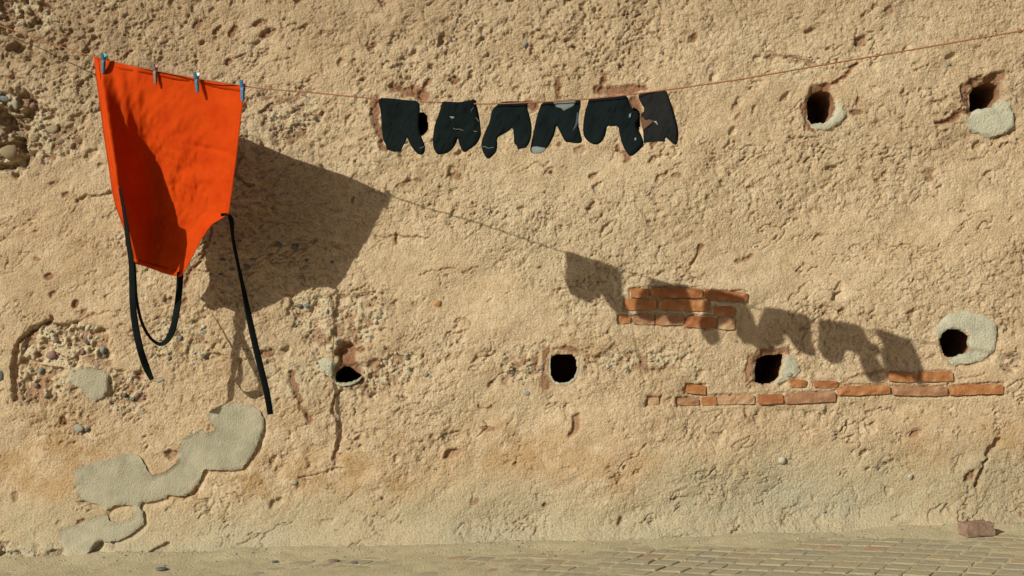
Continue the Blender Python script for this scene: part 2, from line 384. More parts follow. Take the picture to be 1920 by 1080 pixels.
# rubble zones
RUBM = np.zeros(SH)
for poly, dep in RUBBLE:
    P = W_(poly); X0 = min(p[0] for p in P)-.05; X1 = max(p[0] for p in P)+.05; Z0 = min(p[1] for p in P)-.05; Z1 = max(p[1] for p in P)+.05
    s = win(X0, X1, Z0, Z1); d = sdf(GX[s]+.05*(vn(GX[s], GZ[s], .05, 2)-.5), GZ[s]+.05*(vn(GX[s], GZ[s], .05, 7)-.5), P)
    m = sst(.012, -.012, d); RUBM[s] = np.maximum(RUBM[s], m)
    l = fbm(wx[s], wz[s], .045, 10, 3, .6)
    H[s] -= m*(dep*(.45+1.0*sst(.62, .40, l)))
    H[s] += m*.008*(g2[s]-.5)
    RED[s] = np.maximum(RED[s], m*.55*sst(.44, .34, l)); PALE[s] = np.maximum(PALE[s], m*.65*sst(.42, .6, l))
for poly, hw, dep, red in CRACKS:
    P = W_(poly); X0 = min(p[0] for p in P)-.06; X1 = max(p[0] for p in P)+.06; Z0 = min(p[1] for p in P)-.06; Z1 = max(p[1] for p in P)+.06
    s = win(X0, X1, Z0, Z1)
    jx = GX[s]+.016*(vn(GX[s], GZ[s], .03, 1)-.5)+.008*(vn(GX[s], GZ[s], .012, 5)-.5); jz = GZ[s]+.016*(vn(GX[s], GZ[s], .03, 4)-.5)+.008*(vn(GX[s], GZ[s], .012, 6)-.5)
    w = hw*PXM*(.45+1.1*vn(GX[s], GZ[s], .05, 8))
    m = sst(1.35, .55, dline(jx, jz, P)/w)
    H[s] -= dep*.9*m; RED[s] = np.maximum(RED[s], red*m*.85)
# mortar bed around the bricks: smooth, slightly recessed
for (x0, x1, a, b, c, d_, mi, pr) in BRICKS:
    P = W_([(x0-2, a-2), (x1+2, c-2), (x1+2, d_+2), (x0-2, b+2)])
    s = win(P[0][0]-.03, P[1][0]+.03, P[2][1]-.03, P[0][1]+.03)
    d = sdf(GX[s]+.020*(fbm(GX[s], GZ[s], .03, 2, 3)-.5), GZ[s]+.020*(fbm(GX[s], GZ[s], .03, 3, 3)-.5), P); m = sst(.006, -.003, d)
    H[s] = H[s]*(1-.5*sst(.04, 0, d)); H[s] = H[s]*(1-m)+m*(-.012+.006*(g2[s]-.5))
# funnels round the holes, then the openings themselves
CUT = np.zeros(SH, bool)
for poly, fd, fw, dep in HOLES:
    P = W_(poly); X0 = min(p[0] for p in P)-.1; X1 = max(p[0] for p in P)+.1; Z0 = min(p[1] for p in P)-.1; Z1 = max(p[1] for p in P)+.1
    s = win(X0, X1, Z0, Z1); d = sdf(GX[s], GZ[s], P)
    dn = d+.010*(vn(GX[s], GZ[s], .018, 6)-.5)
    H[s] = H[s]*(1-.6*sst(.05, 0, d)) - fd*sst(fw, -.006, dn)**1.5
    RED[s] = np.maximum(RED[s], .5*sst(.012, -.004, dn))
    CUT[s] |= d < -.002
# the flakes lie on a calmer surface
PAD = np.zeros(SH)
for poly, t0, t1, pl in PATCHES:
    P = W_(poly); X0 = min(p[0] for p in P)-.05; X1 = max(p[0] for p in P)+.05; Z0 = min(p[1] for p in P)-.05; Z1 = max(p[1] for p in P)+.05
    s = win(X0, X1, Z0, Z1); d = sdf(GX[s], GZ[s], P)
    PAD[s] = np.maximum(PAD[s], sst(.004, -.010, d))
    lee = sdf(GX[s]-.016, GZ[s]+.020, P)
    H[s] -= .011*min(1, t1/.010)*sst(.008, -.010, lee)*sst(-.004, .002, d)
LOW = 0.045*(fbm(wx, wz, .9, 1, 3)-.5)
H = H*(1-PAD)+PAD*(LOW-.001)
# foot of the wall: a ragged toe leaning out to the street
gz = SLOPE*GX
H += .05*sst(.13, -.03, GZ-gz+.05*(fbm(GX, GZ, .3, 3, 3)-.5))**1.3+.012*sst(.04, 0, GZ-gz)*(vn(GX, GZ, .05, 5))
FOOT = sst(.36, .12, GZ-gz+.22*(fbm(GX, GZ/1.5, .45, 9, 4)-.5)*2)
# washed ochre band above the foot and patches at the left and right
def blob(px, py, rx, ry):
    cx, cz = on_wall(px, py); return np.exp(-(((GX-cx)/(rx*PXM))**2+((GZ-cz)/(ry*PXM))**2))
OCH = np.zeros(SH)
for a in ((60, 900, 190, 120, 1.0), (330, 1000, 150, 60, .6), (480, 930, 180, 80, 1.0), (660, 900, 150, 80, .85), (980, 860, 170, 90, .7), (1230, 900, 170, 50, .95), (1560, 915, 210, 40, .85), (430, 640, 80, 160, .35), (300, 580, 140, 60, .4),
          (1830, 860, 160, 90, .8), (330, 690, 60, 120, .35), (90, 480, 160, 120, .35), (560, 760, 70, 60, .55), (1100, 650, 70, 30, .4), (700, 820, 60, 40, .35), (1600, 870, 300, 60, .35), (240, 80, 300, 120, .3)):
    OCH = np.maximum(OCH, a[4]*blob(*a[:4]))
OCH *= .05+1.5*sst(.36, .66, fbm(GX, GZ, .11, 4, 5, .65)); OCH *= (1-.7*FOOT)
BR = np.zeros(SH)  # browner plaster upper left, plus lens corner darkening painted into the albedo
for a in ((60, 60, 320, 190, .95), (500, 10, 600, 90, .6), (40, 230, 140, 150, .7), (1300, 0, 900, 70, .45), (1880, 120, 120, 200, .3), (40, 520, 120, 200, .35), (1400, 20, 700, 60, .3), (1830, 860, 100, 60, .35)):
    BR = np.maximum(BR, a[4]*blob(*a[:4]))
BROWN = BR*(.3+1.2*fbm(GX, GZ, .09, 7, 4))
for a in ((1040, 420, 260, 130, .35), (560, 300, 60, 80, .35), (560, 720, 50, 60, .6), (1250, 560, 200, 40, .3), (480, 250, 60, 60, .4), (130, 940, 20, 30, .2), (960, 760, 120, 40, .4), (1580, 240, 50, 40, .5), (90, 230, 60, 50, .5), (1180, 250, 40, 20, .6), (1495, 130, 35, 20, .8)):
    PALE = np.maximum(PALE, a[4]*blob(*a[:4])*(.4+1.1*fbm(GX, GZ, .1, 2, 3)))
GREY = np.zeros(SH)
for a in ((1480, 930, 70, 40, .7), (1560, 945, 120, 30, .6), (1380, 960, 120, 30, .5), (250, 1040, 200, 20, .5), (1500, 1000, 500, 16, .5), (470, 1010, 100, 25, .5), (920, 1000, 150, 30, .45), (480, 690, 40, 40, .2)):
    GREY = np.maximum(GREY, a[4]*blob(*a[:4])*(.3+1.2*fbm(GX, GZ, .08, 11, 4)))
GREY *= (1-.7*RED)
def height(x, z):
    i = int(np.clip(np.searchsorted(XS, x)-1, 0, nx-2)); j = int(np.clip(np.searchsorted(ZS, z)-1, 0, nz-2))
    fx = (x-XS[i])/(XS[i+1]-XS[i]); fz = (z-ZS[j])/(ZS[j+1]-ZS[j])
    return float((H[j, i]*(1-fx)+H[j, i+1]*fx)*(1-fz)+(H[j+1, i]*(1-fx)+H[j+1, i+1]*fx)*fz)
def wall_y(z, h=0.0): return K*(z-ZC)-h
V = np.stack([GX, K*(GZ-ZC)-H, GZ], -1).reshape(-1, 3)
I = np.arange(nz*nx).reshape(nz, nx)
cutq = CUT[:-1, :-1] | CUT[1:, :-1] | CUT[:-1, 1:] | CUT[1:, 1:]
F = np.stack([I[:-1, :-1], I[:-1, 1:], I[1:, 1:], I[1:, :-1]], -1)[~cutq]
me = np_mesh('wall_plaster', V, F)
at = me.attributes.new('relief', 'FLOAT', 'POINT'); at.data.foreach_set('value', (RELIEF*(1-.5*PAD)).astype(np.float32).ravel())
for nm, chans in (('masks_a', (RED, GREY, OCH)), ('masks_b', (PALE, FOOT*.85, BROWN))):
    at = me.attributes.new(nm, 'FLOAT_COLOR', 'POINT')
    c = np.ones((nz*nx, 4), np.float32)
    for k, ch in enumerate(chans): c[:, k] = np.clip(ch, 0, 1).ravel()
    at.data.foreach_set('color', c.ravel())
wall = link('plaster_wall', me, None, M_WALL)
meta(wall, 'old wall in rough cracked tan plaster with holes and bare bricks, behind the washing', 'wall')

# sides, top and back of the wall
bm = bmesh.new()
x0, x1, z0, z1 = XS[0], XS[-1], ZS[0], ZS[-1]
def q(*p): bm.faces.new([bm.verts.new(v) for v in p])
yb = 1.4
q((x0, K*(z1-ZC), z1), (x1, K*(z1-ZC), z1), (x1, yb, z1), (x0, yb, z1))
q((x0, K*(z0-ZC)-.05, z0), (x0, K*(z1-ZC), z1), (x0, yb, z1), (x0, yb, z0))
q((x1, K*(z0-ZC)-.05, z0), (x1, yb, z0), (x1, yb, z1), (x1, K*(z1-ZC), z1))
q((x0, yb, z0), (x1, yb, z0), (x1, yb, z1), (x0, yb, z1))
link('wall_core', bm_mesh('wall_core', bm), wall, M_BACK)

# bore of each hole
for hi, (poly, fd, fw, dep) in enumerate(HOLES):
    P = W_(poly); n = len(P)
    # resample to 40 points
    C = np.array(P); cx, cz = C.mean(0)
    seg = np.r_[C, C[:1]]; L = np.r_[0, np.cumsum(np.hypot(*(seg[1:]-seg[:-1]).T))]
    tt = np.linspace(0, L[-1], 45)[:-1]
    R = np.stack([np.interp(tt, L, seg[:, 0]), np.interp(tt, L, seg[:, 1])], -1)
    n = len(R); V_ = []; rings = 12
    rr = np.random.default_rng(50+hi)
    for k in range(rings):
        f = k/(rings-1); dd = dep*f**1.6
        for j in range(n):
            dx, dz = R[j]-(cx, cz); s = (1.045+(.55*min(1, f*3) if hi not in (4, 5) else -.10*f))+(.035*(rr.random()-.5) if 0 < k < rings-1 else 0)
            x, z = cx+dx*s, cz+dz*s
            if k == 0: y = wall_y(z, height(x, z))+.001
            else: y = wall_y(z, -fd)+.004+dd
            V_.append((x, y, z))
    Fq = [(k*n+j, k*n+(j+1) % n, (k+1)*n+(j+1) % n, (k+1)*n+j) for k in range(rings-1) for j in range(n)]
    V_.append((cx, wall_y(cz)+dep+.03, cz)); c_ = len(V_)-1
    m_ = bpy.data.meshes.new('putlog_hole'); m_.from_pydata(V_, [], Fq+[((rings-1)*n+j, (rings-1)*n+(j+1) % n, c_) for j in range(n)]); m_.update()
    m_.polygons.foreach_set('use_smooth', [True]*len(m_.polygons))
    link('putlog_hole', m_, wall, M_HOLE)

# thin pale rims cast round two of the holes
def strip_on_wall(name, pts, w0, w1, lift, thick, m):
    P = W_(pts); V_ = []; F_ = []
    n = len(P)
    for i, (x, z) in enumerate(P):
        a = Vector(P[max(i-1, 0)]); b = Vector(P[min(i+1, n-1)]); t = (b-a).normalized(); nrm = Vector((-t.y, t.x))
        w = (w0+(w1-w0)*math.sin(math.pi*i/(n-1)))*PXM*(1+.25*math.sin(i*2.3))
        h = max(height(x, z), -.012)
        for (o, dy) in ((-.5, thick), (-.4, -lift), (.4, -lift), (.5, thick)):
            V_.append((x+nrm.x*w*o*1.0, wall_y(z, h)+dy, z+nrm.y*w*o))
    for i in range(n-1):
        for k in range(3):
            a = i*4+k; F_.append((a, a+1, a+5, a+4))
    for i in (0, n-1): F_.append(tuple(i*4+k for k in range(4)))
    m_ = bpy.data.meshes.new(name); m_.from_pydata(V_, [], F_); m_.update()
    return link(name, m_, wall, m)
def dense(pts, n=4):
    out = []
    for a, b in zip(pts[:-1], pts[1:]):
        for k in range(n): out.append((a[0]+(b[0]-a[0])*k/n, a[1]+(b[1]-a[1])*k/n))
    return out+[pts[-1]]
strip_on_wall('hole_rim', dense([(1032,664),(1030,685),(1031,704),(1038,716),(1050,721),(1066,719),(1078,710),(1084,694),(1084,672)]), 2.5, 4.5, .004, .02, M_CEMP)
strip_on_wall('hole_rim', dense([(625,705),(628,718),(640,722),(656,720),(670,714),(678,706)]), 3, 6, .008, .02, M_CEMP)

# ------------------------------------------------------------------ filled outline meshes
def densify(P, step):
    out = []
    n = len(P)
    for i in range(n):
        a = Vector(P[i]); b = Vector(P[(i+1) % n]); k = max(1, int((b-a).length/step))
        for j in range(k): out.append(tuple(a.lerp(b, j/k)))
    return out
def smooth_loop(P, it=1):
    for _ in range(it):
        Q = []
        n = len(P)
        for i in range(n):
            a = P[i]; b = P[(i+1) % n]
            Q += [(a[0]*.75+b[0]*.25, a[1]*.75+b[1]*.25), (a[0]*.25+b[0]*.75, a[1]*.25+b[1]*.75)]
        P = Q
    return P
def fill(P, step, seed=0):
    """triangulated polygon with inner points; returns pts (N,2), tris, boundary count, distance to edge"""
    P = densify(P, step); nb = len(P)
    A = np.array(P); r = np.random.default_rng(seed)
    xs = np.arange(A[:, 0].min(), A[:, 0].max(), step); ys = np.arange(A[:, 1].min(), A[:, 1].max(), step)
    X, Y = np.meshgrid(xs, ys); X = X+(r.random(X.shape)-.5)*step*.4; Y = Y+(r.random(Y.shape)-.5)*step*.4
    d = sdf(X, Y, P); k = d < -step*.55
    pts = [Vector(p) for p in P]+[Vector(p) for p in zip(X[k], Y[k])]
    vo, eo, fo, *_ = delaunay_2d_cdt(pts, [(i, (i+1) % nb) for i in range(nb)], [], 0, 1e-6)
    vo = np.array([tuple(v) for v in vo])
    cen = np.array([vo[list(f)].mean(0) for f in fo]); ok = sdf(cen[:, 0], cen[:, 1], P) < 0
    fo = [tuple(f) for f, o in zip(fo, ok) if o]
    dist = np.maximum(-sdf(vo[:, 0], vo[:, 1], P), 0)
    # boundary edges of the kept faces
    cnt = {}
    for f in fo:
        for a, b in zip(f, f[1:]+f[:1]): cnt[(a, b)] = 1
    be = [(a, b) for (a, b) in cnt if (b, a) not in cnt]
    bset = {v for e in be for v in e}
    for v in bset: dist[v] = 0
    return vo, fo, be, dist

# cement flakes on the wall
for k, (poly, t0, t1, pl) in enumerate(PATCHES):
    pr = random.Random(k)
    P0 = densify(W_(poly) if not pl else smooth_loop(W_(poly)), .0075)
    A0 = np.array(P0); jx = (fbm(A0[:, 0], A0[:, 1], .035, 2+k, 4, .75)-.5)*(.040 if pl else .026); jz = (fbm(A0[:, 0], A0[:, 1], .035, 6+k, 4, .75)-.5)*(.040 if pl else .026)
    P = [(x+a+pr.uniform(-.0018, .0018), z+b+pr.uniform(-.0018, .0018)) for (x, z), a, b in zip(P0, jx, jz)]
    vo, fo, be, dist = fill(P, .009, k)
    x, z = vo[:, 0], vo[:, 1]
    hid = sdf(x+.022, z-.026, P); up = sdf(x-.02, z+.022, P)
    th = t0*.5+(t1*(.45 if pl else .7)-t0*.5)*sst(-.07, .005, hid); th = th*(1-.6*sst(-.01, .02, up)*(hid < 0))
    th = th+.0030*(fbm(x, z, .05, k+1, 4, .75)-.5)*2
    V_ = []
    for i in range(len(vo)):
        h = height(x[i], z[i]); V_.append((x[i], wall_y(z[i], max(h, -.02)+max(th[i], .0015)), z[i]))
    nv = len(vo)
    F_ = list(fo)
    for a, b in be:
        q0 = len(V_); V_ += [V_[b], V_[a], (x[a], wall_y(z[a])+.04, z[a]), (x[b], wall_y(z[b])+.04, z[b])]; F_.append((q0, q0+1, q0+2, q0+3))
    m_ = bpy.data.meshes.new('cement_patch'); m_.from_pydata(V_, [], F_); m_.update(); m_.validate()
    sm = [len(p.vertices) == 3 for p in m_.polygons]; m_.polygons.foreach_set('use_smooth', sm)
    link('cement_patch', m_, wall, M_CEMP if pl else M_CEM)

# bricks laid in the wall
def rough_block(w, h, d, seed, nx_=6, nz_=2, jit=.0034):
    r = random.Random(seed); bm = bmesh.new(); fr = []
    for j in range(nz_+1):
        row = []
        for i in range(nx_+1):
            ex = i in (0, nx_); ez = j in (0, nz_)
            x = -w/2+w*i/nx_; z = -h/2+h*j/nz_
            if ex: x *= 1-r.uniform(0, .004)/w
            if ez: z += r.uniform(-1, 1)*jit*.8
            if ex and ez: x *= .97; z *= .86
            y = -d+(r.uniform(.001, .004) if (ex or ez) else 0)+r.uniform(-1, 1)*jit*.7
            row.append(bm.verts.new((x+r.uniform(-1, 1)*jit*.5, y, z)))
        fr.append(row)
    for j in range(nz_):
        for i in range(nx_): bm.faces.new((fr[j][i], fr[j][i+1], fr[j+1][i+1], fr[j+1][i]))
    ring = fr[0][:]+[fr[j][nx_] for j in range(1, nz_+1)]+fr[nz_][-2::-1]+[fr[j][0] for j in range(nz_-1, 0, -1)]
    bk = [bm.verts.new((v.co.x*1.01, .035, v.co.z*1.03)) for v in ring]; n = len(ring)
    for i in range(n): bm.faces.new((ring[(i+1) % n], ring[i], bk[i], bk[(i+1) % n]))
    return bm
for k, (a0, a1, tl, bl, tr, br, mi, pr) in enumerate(BRICKS):
    cx, cz = on_wall((a0+a1)/2, (tl+bl+tr+br)/4)
    w = (a1-a0)*PXM*1.0; h = ((bl-tl)+(br-tr))/2*PXM*.98
    bm = rough_block(w, h, 0, 100+k, max(3, int(w/.03)), 2)
    o = link('brick', bm_mesh('brick', bm), wall, M_BR[mi])
    ang = -math.atan2(((tr+br)-(tl+bl))/2, a1-a0)
    o.location = (cx, wall_y(cz, pr*.75-.0035), cz); o.rotation_euler = (-math.atan(K)*0, -ang, 0)
    if mi == 3: o['label'] = 'brick faded and smeared with tan plaster'

# pebbles bedded in the wall: px, py, rx, ry (px), material, tilt
PEB = [(418,487,9,4,0,0),(435,505,6,4,0,0),(413,515,5,3,0,0),(463,500,9,5,0,20),(525,460,11,8,0,0),(553,461,10,7,0,10),(572,487,5,4,0,0),(505,478,7,3,0,0),(475,486,8,3,0,-5),(388,468,6,4,3,0),(600,420,5,3,3,0),(448,452,6,3,0,0),(565,520,6,5,2,0),(8,184,17,8,5,10),(28,196,11,9,1,40),(52,196,11,9,2,20),(16,286,22,17,6,20),(24,248,14,6,6,-10),(62,262,12,9,6,40),(98,242,13,9,6,-20),(112,266,10,8,6,10),
 (97,664,14,11,2,-10),(161,640,8,8,0,20),(192,657,7,8,5,0),(194,667,5,6,0,0),(150,660,7,6,2,0),(75,697,7,7,5,0),(48,650,6,4,0,0),(78,617,6,3,0,0),(66,722,8,6,2,30),(85,745,5,4,0,0),(164,615,6,9,3,20),(105,640,5,4,0,0),
 (145,803,13,8,1,0),(163,806,7,6,0,0),(130,820,8,5,3,0),(1,706,9,14,5,0),(338,633,5,6,5,20),(380,624,9,5,1,-10),(317,673,5,5,0,0),(380,667,7,5,5,30),(299,713,8,4,1,-15),(250,705,5,3,1,0),(267,769,3,4,1,0),
 (820,570,8,9,4,20),(1467,862,10,9,3,0),(1708,895,6,7,3,20),(985,84,6,6,5,0),(1013,130,5,5,2,0),(987,737,7,5,1,0),(575,575,8,5,5,20),(560,573,6,4,0,0),(713,596,5,4,5,0),(764,672,5,5,0,0),(766,692,5,5,1,0),
 (800,703,6,5,5,0),(717,718,6,4,1,0),(697,632,4,3,0,0),(623,492,6,4,0,0),(1481,703,6,5,1,-30),(963,700,7,6,0,30),(1780,120,6,4,5,0),(1053,609,7,3,4,0),(700,632,4,3,5,0),(232,742,5,5,0,0),(246,748,5,4,5,0),(256,741,6,4,2,0),
 (550,905,7,5,3,0),(815,880,4,3,1,0),(845,75,5,4,0,0),(1240,100,6,5,2,0),(880,290,5,4,4,0),(1165,510,4,3,5,0),(187,1046,9,12,0,10),(540,90,6,4,2,20),(1380,640,4,3,5,0),(1480,860,5,4,1,0),(178,1000,4,4,0,0),(452,262,9,6,3,0),(1545,960,5,3,1,0)]
def pebble_mesh(seed):
    r = random.Random(seed)
    bm = bmesh.new(); bmesh.ops.create_icosphere(bm, subdivisions=2, radius=1)
    ax = [(Vector((r.gauss(0, 1), r.gauss(0, 1), r.gauss(0, 1))).normalized(), r.uniform(.45, .9)) for _ in range(9)]
    for v in bm.verts:
        for a, c in ax:
            t = v.co.dot(a)
            if t > c: v.co -= a*(t-c)*.85
        v.co *= 1+r.uniform(-.08, .08)
    return bm
PM = {}
for k, (px, py, rx, ry, mi, dg) in enumerate(PEB):
    key = (k % 8, mi)
    if key not in PM:
        PM[key] = bm_mesh('pebble', pebble_mesh(key[0]), True); PM[key].materials.append(M_PEB[mi])
    x, z = on_wall(px, py); h = height(x, z)
    o = link('pebble', PM[key], wall)
    r_ = min(rx, ry)*PXM
    o.location = (x, wall_y(z, h-.1*r_ if h > -.012 else h+.3*r_), z); o.scale = (rx*PXM, r_*.9, ry*PXM); o.rotation_euler = (0, math.radians(dg), random.uniform(-.3, .3))
# loose grit of small stones in the rubble zones: too many to count
V_ = []; F_ = []; ico = pebble_mesh(3); ico.verts.ensure_lookup_table(); iv = [v.co.copy() for v in ico.verts]; ifc = [tuple(v.index for v in f.verts) for f in ico.faces]; ico.free()
bm = bmesh.new(); bmesh.ops.create_icosphere(bm, subdivisions=1, radius=1); iv = [v.co.copy() for v in bm.verts]; ifc = [tuple(v.index for v in f.verts) for f in bm.faces]; bm.free()
mats_i = []
HP = [W_(h[0]) for h in HOLES]
def near_hole(x, z): return any(sdf(np.array([x]), np.array([z]), p)[0] < .012 for p in HP)
for poly, dep in RUBBLE:
    P = W_(poly); X = [p[0] for p in P]; Z = [p[1] for p in P]
    for _ in range(int((max(X)-min(X))*(max(Z)-min(Z))*1300)):
        x = random.uniform(min(X), max(X)); z = random.uniform(min(Z), max(Z))
        if sdf(np.array([x]), np.array([z]), P)[0] > .005 or CUT[np.searchsorted(ZS, z), np.searchsorted(XS, x)] or near_hole(x, z): continue
        r_ = random.choice((.003, .004, .005, .006, .008)); h = height(x, z); b0 = len(V_); s = (random.uniform(.8, 1.5), .9, random.uniform(.7, 1.1))
        mi = random.choice((0, 1, 6, 6, 6, 3, 2))
        for v in iv: V_.append((x+v.x*r_*s[0]*random.uniform(.85, 1.1), wall_y(z, h)+v.y*r_, z+v.z*r_*s[2]))
        F_ += [tuple(b0+i for i in f) for f in ifc]; mats_i += [mi]*len(ifc)
m_ = bpy.data.meshes.new('grit'); m_.from_pydata(V_, [], F_); m_.update()
for m__ in M_PEB: m_.materials.append(m__)
m_.polygons.foreach_set('material_index', mats_i)
meta(link('grit', m_, wall), kind='stuff')

# ------------------------------------------------------------------ ground
def gslope(x): return SLOPE*np.clip(x, -8, 8)
M_SAND = simple('dusty_sand', (.36, .31, .20), (.44, .38, .245), 9, 0.008, bscale=95, c3=(.49, .42, .275))
def paver_mat(i, c):
    m, t, b = mat('paver_clay_%d' % i, .9)
    base = mixc(t, ramp(t, noise(t, 30, 6, .6), [(.35, 0.0), (.7, 1.0)]), c, tuple(v*1.3 for v in c))
    base = mixc(t, ramp(t, noise(t, 12, 6, .65), [(.40, .10), (.66, .85)]), base, (.33, .29, .19))
    t.links.new(base, b.inputs['Base Color']); bump(t, b, noise(t, 90, 5, .6), .003)
    return m
M_PAV = [paver_mat(i, c) for i, c in enumerate([(.26, .225, .155), (.29, .245, .16), (.24, .215, .155), (.30, .23, .145), (.28, .17, .11), (.26, .20, .13), (.22, .195, .155)])]
gxs = axis(-2.9, 2.9, .014, -400, 400); gys = axis(-1.9, .02, .014, -400, 300)
AX, AY = np.meshgrid(gxs, gys)
near = sst(3.6, 2.9, np.abs(AX))*sst(-3.0, -1.9, AY)
sand_n = fbm(AX, AY, .35, 3, 4); fine = fbm(AX, AY, .05, 8, 3)
bank = sst(-.42, -.14, AY)
AZ = gslope(AX)+near*(.015*(sand_n-.46)+.004*(fine-.5)+.018*bank*(.3+.9*sand_n)+.006*sst(.2, -1.2, AX))
GI = np.arange(AX.size).reshape(AX.shape)
me = np_mesh('ground', np.stack([AX, AY, AZ], -1).reshape(-1, 3), np.stack([GI[:-1, :-1], GI[:-1, 1:], GI[1:, 1:], GI[1:, :-1]], -1).reshape(-1, 4))
ground = meta(link('ground', me, None, M_SAND), kind='structure')
def ground_z(x, y):
    i = int(np.clip(np.searchsorted(gxs, x)-1, 0, len(gxs)-2)); j = int(np.clip(np.searchsorted(gys, y)-1, 0, len(gys)-2))
    return float(AZ[j, i])
# setts laid askew in the sand; the nearest-looking 300 singly, the rest in one
pave = meta(empty('pavement', (0, -.8, 0)), kind='structure')
ba = Vector((.100, -.040)); bb = Vector((.052, .088))
cells = []
for i in range(-70, 70):
    for j in range(-50, 50):
        p = ba*i+bb*j
        w = .25*math.sin(p.x*1.1+.4)
        x = p.x+.05*math.sin(p.y*3)+.02*math.sin(p.x*2.2); y = p.y-.03*math.sin(p.x*1.7+1)+.012*math.sin(p.x*5)-.6
        if -2.8 < x < 2.8 and -1.85 < y < -.17: cells.append((x, y))
def sett_bm(seed, e=.0025):
    r = random.Random(seed); bm = bmesh.new()
    a = ba.to_3d()*.5*.88; b = bb.to_3d()*.5*.88; cor = [-a-b, a-b, a+b, -a+b]
    pts = []
    for k in range(4):
        c0, c1 = cor[k], cor[(k+1) % 4]
        for t in (.10, .5, .90): pts.append(c0.lerp(c1, t)+Vector((r.uniform(-1, 1), r.uniform(-1, 1), 0))*.0028)
    top = [bm.verts.new((p.x*.93, p.y*.93, r.uniform(-.0006, .0006))) for p in pts]; mid = [bm.verts.new((p.x, p.y, -e)) for p in pts]; low = [bm.verts.new((p.x, p.y, -.03)) for p in pts]
    n = len(pts); c = bm.verts.new((0, 0, .0012))
    for k in range(n):
        k2 = (k+1) % n
        bm.faces.new((c, top[k], top[k2])); bm.faces.new((top[k], mid[k], mid[k2], top[k2])); bm.faces.new((mid[k], low[k], low[k2], mid[k2]))
    return bm
SETT = {}
def in_view(x, y):
    t = y+D; px = 960+x/t*FP; py = 540+(ZC-gslope(x))/t*FP
    return -20 < px < 1940 and py < 1095, px, py
vis = []; rest = []
for c in cells:
    z = ground_z(*c); ok, px, py = in_view(*c)
    # how far the stone stands out of the sand
    top = gslope(c[0])+.0030+random.uniform(-.0018, .0012)
    (vis if ok and top-z > -.0015 else rest).append((c, top, z))
vis.sort(key=lambda v: v[0][1])
rest += vis[300:]; vis = vis[:300]
wts = [0, 0, 0, 0, 1, 1, 1, 1, 2, 2, 2, 3, 3, 4, 5, 6]
for k, (c, top, z) in enumerate(vis):
    key = (k % 6, random.choice(wts))
    if key not in SETT:
        SETT[key] = bm_mesh('paving_sett', sett_bm(key[0])); SETT[key].materials.append(M_PAV[key[1]])
    o = bpy.data.objects.new('paving_sett', SETT[key]); COL.objects.link(o); o.parent = pave; o.matrix_parent_inverse = Matrix.Translation((0, .8, 0))
    o.location = (c[0], c[1], top); o.rotation_euler = (random.uniform(-.02, .02), random.uniform(-.02, .02)-SLOPE, random.uniform(-.05, .05))
V_ = []; F_ = []; mi_ = []
protos = []
for s_ in range(4):
    b_ = sett_bm(s_); b_.verts.index_update(); protos.append(([v.co.copy() for v in b_.verts], [tuple(v.index for v in f.verts) for f in b_.faces])); b_.free()
for c, top, z in rest:
    vs, fs = random.choice(protos); b0 = len(V_); mm = random.choice(wts)
    V_ += [(v.x+c[0], v.y+c[1], v.z+top) for v in vs]; F_ += [tuple(b0+i for i in f) for f in fs]; mi_ += [mm]*len(fs)
m_ = bpy.data.meshes.new('sett_field'); m_.from_pydata(V_, [], F_); m_.update()
for q_ in M_PAV: m_.materials.append(q_)
m_.polygons.foreach_set('material_index', mi_)
meta(link('sett_field', m_, pave), kind='stuff')

# grit and crumbs of plaster fallen at the foot of the wall
V_ = []; F_ = []; mi_ = []
for _ in range(1100):
    x = random.uniform(-2.6, 2.6); y = -.13-abs(random.gauss(0, .16)) if random.random() < .8 else random.uniform(-1.2, -.15)
    r_ = random.choice((.0025, .003, .0035, .004, .006)); z = ground_z(x, y); b0 = len(V_); mm = random.choice((1, 6, 6, 6, 6, 2, 1, 0))
    for v in iv: V_.append((x+v.x*r_*random.uniform(.8, 1.5), y+v.y*r_, z+v.z*r_*.7+r_*.2))
    F_ += [tuple(b0+i for i in f) for f in ifc]; mi_ += [mm]*len(ifc)
m_ = bpy.data.meshes.new('plaster_crumbs'); m_.from_pydata(V_, [], F_); m_.update()
for q_ in M_PEB: m_.materials.append(q_)
m_.polygons.foreach_set('material_index', mi_)
meta(link('plaster_crumbs', m_), kind='stuff')

def ground_at(px, py):
    """point on the ground seen at a photograph pixel"""
    x = 0
    for _ in range(6):
        t = (ZC-SLOPE*x)/((py-540)/FP); x = (px-960)/FP*t
    return x, t-D
# the half brick lying on the street
M_LB = simple('dusty_purple_brick', (.18, .115, .085), (.27, .175, .125), 20, .004, bscale=60, c3=(.38, .28, .19))
bm = bmesh.new()
lx, ly = ground_at(1831, 1006); lb = empty('loose_brick', (lx, ly, ground_z(lx, ly)))
meta(lb, 'dusty purplish half brick lying loose on the paving at the foot of the wall', 'brick')
bm = bmesh.new(); bmesh.ops.create_cube(bm, size=1)
for v in bm.verts: v.co = Vector((v.co.x*.138, v.co.y*.085, v.co.z*.058+.028))
bmesh.ops.subdivide_edges(bm, edges=bm.edges[:], cuts=5, use_grid_fill=True)
rb = random.Random(5)
for v in bm.verts:
    e = (abs(v.co.x) > .068)+(abs(v.co.y) > .041)+(abs(v.co.z-.028) > .028)
    k_ = .0015 if e < 2 else .0045
    v.co -= Vector((v.co.x*rb.uniform(0, 1)*k_*20, v.co.y*rb.uniform(0, 1)*k_*20, (v.co.z-.028)*rb.uniform(0, 1)*k_*25))
    if v.co.x > .045: v.co.x -= .022*max(0, vn(np.array([v.co.y]), np.array([v.co.z]), .02, 3)[0]-.35)
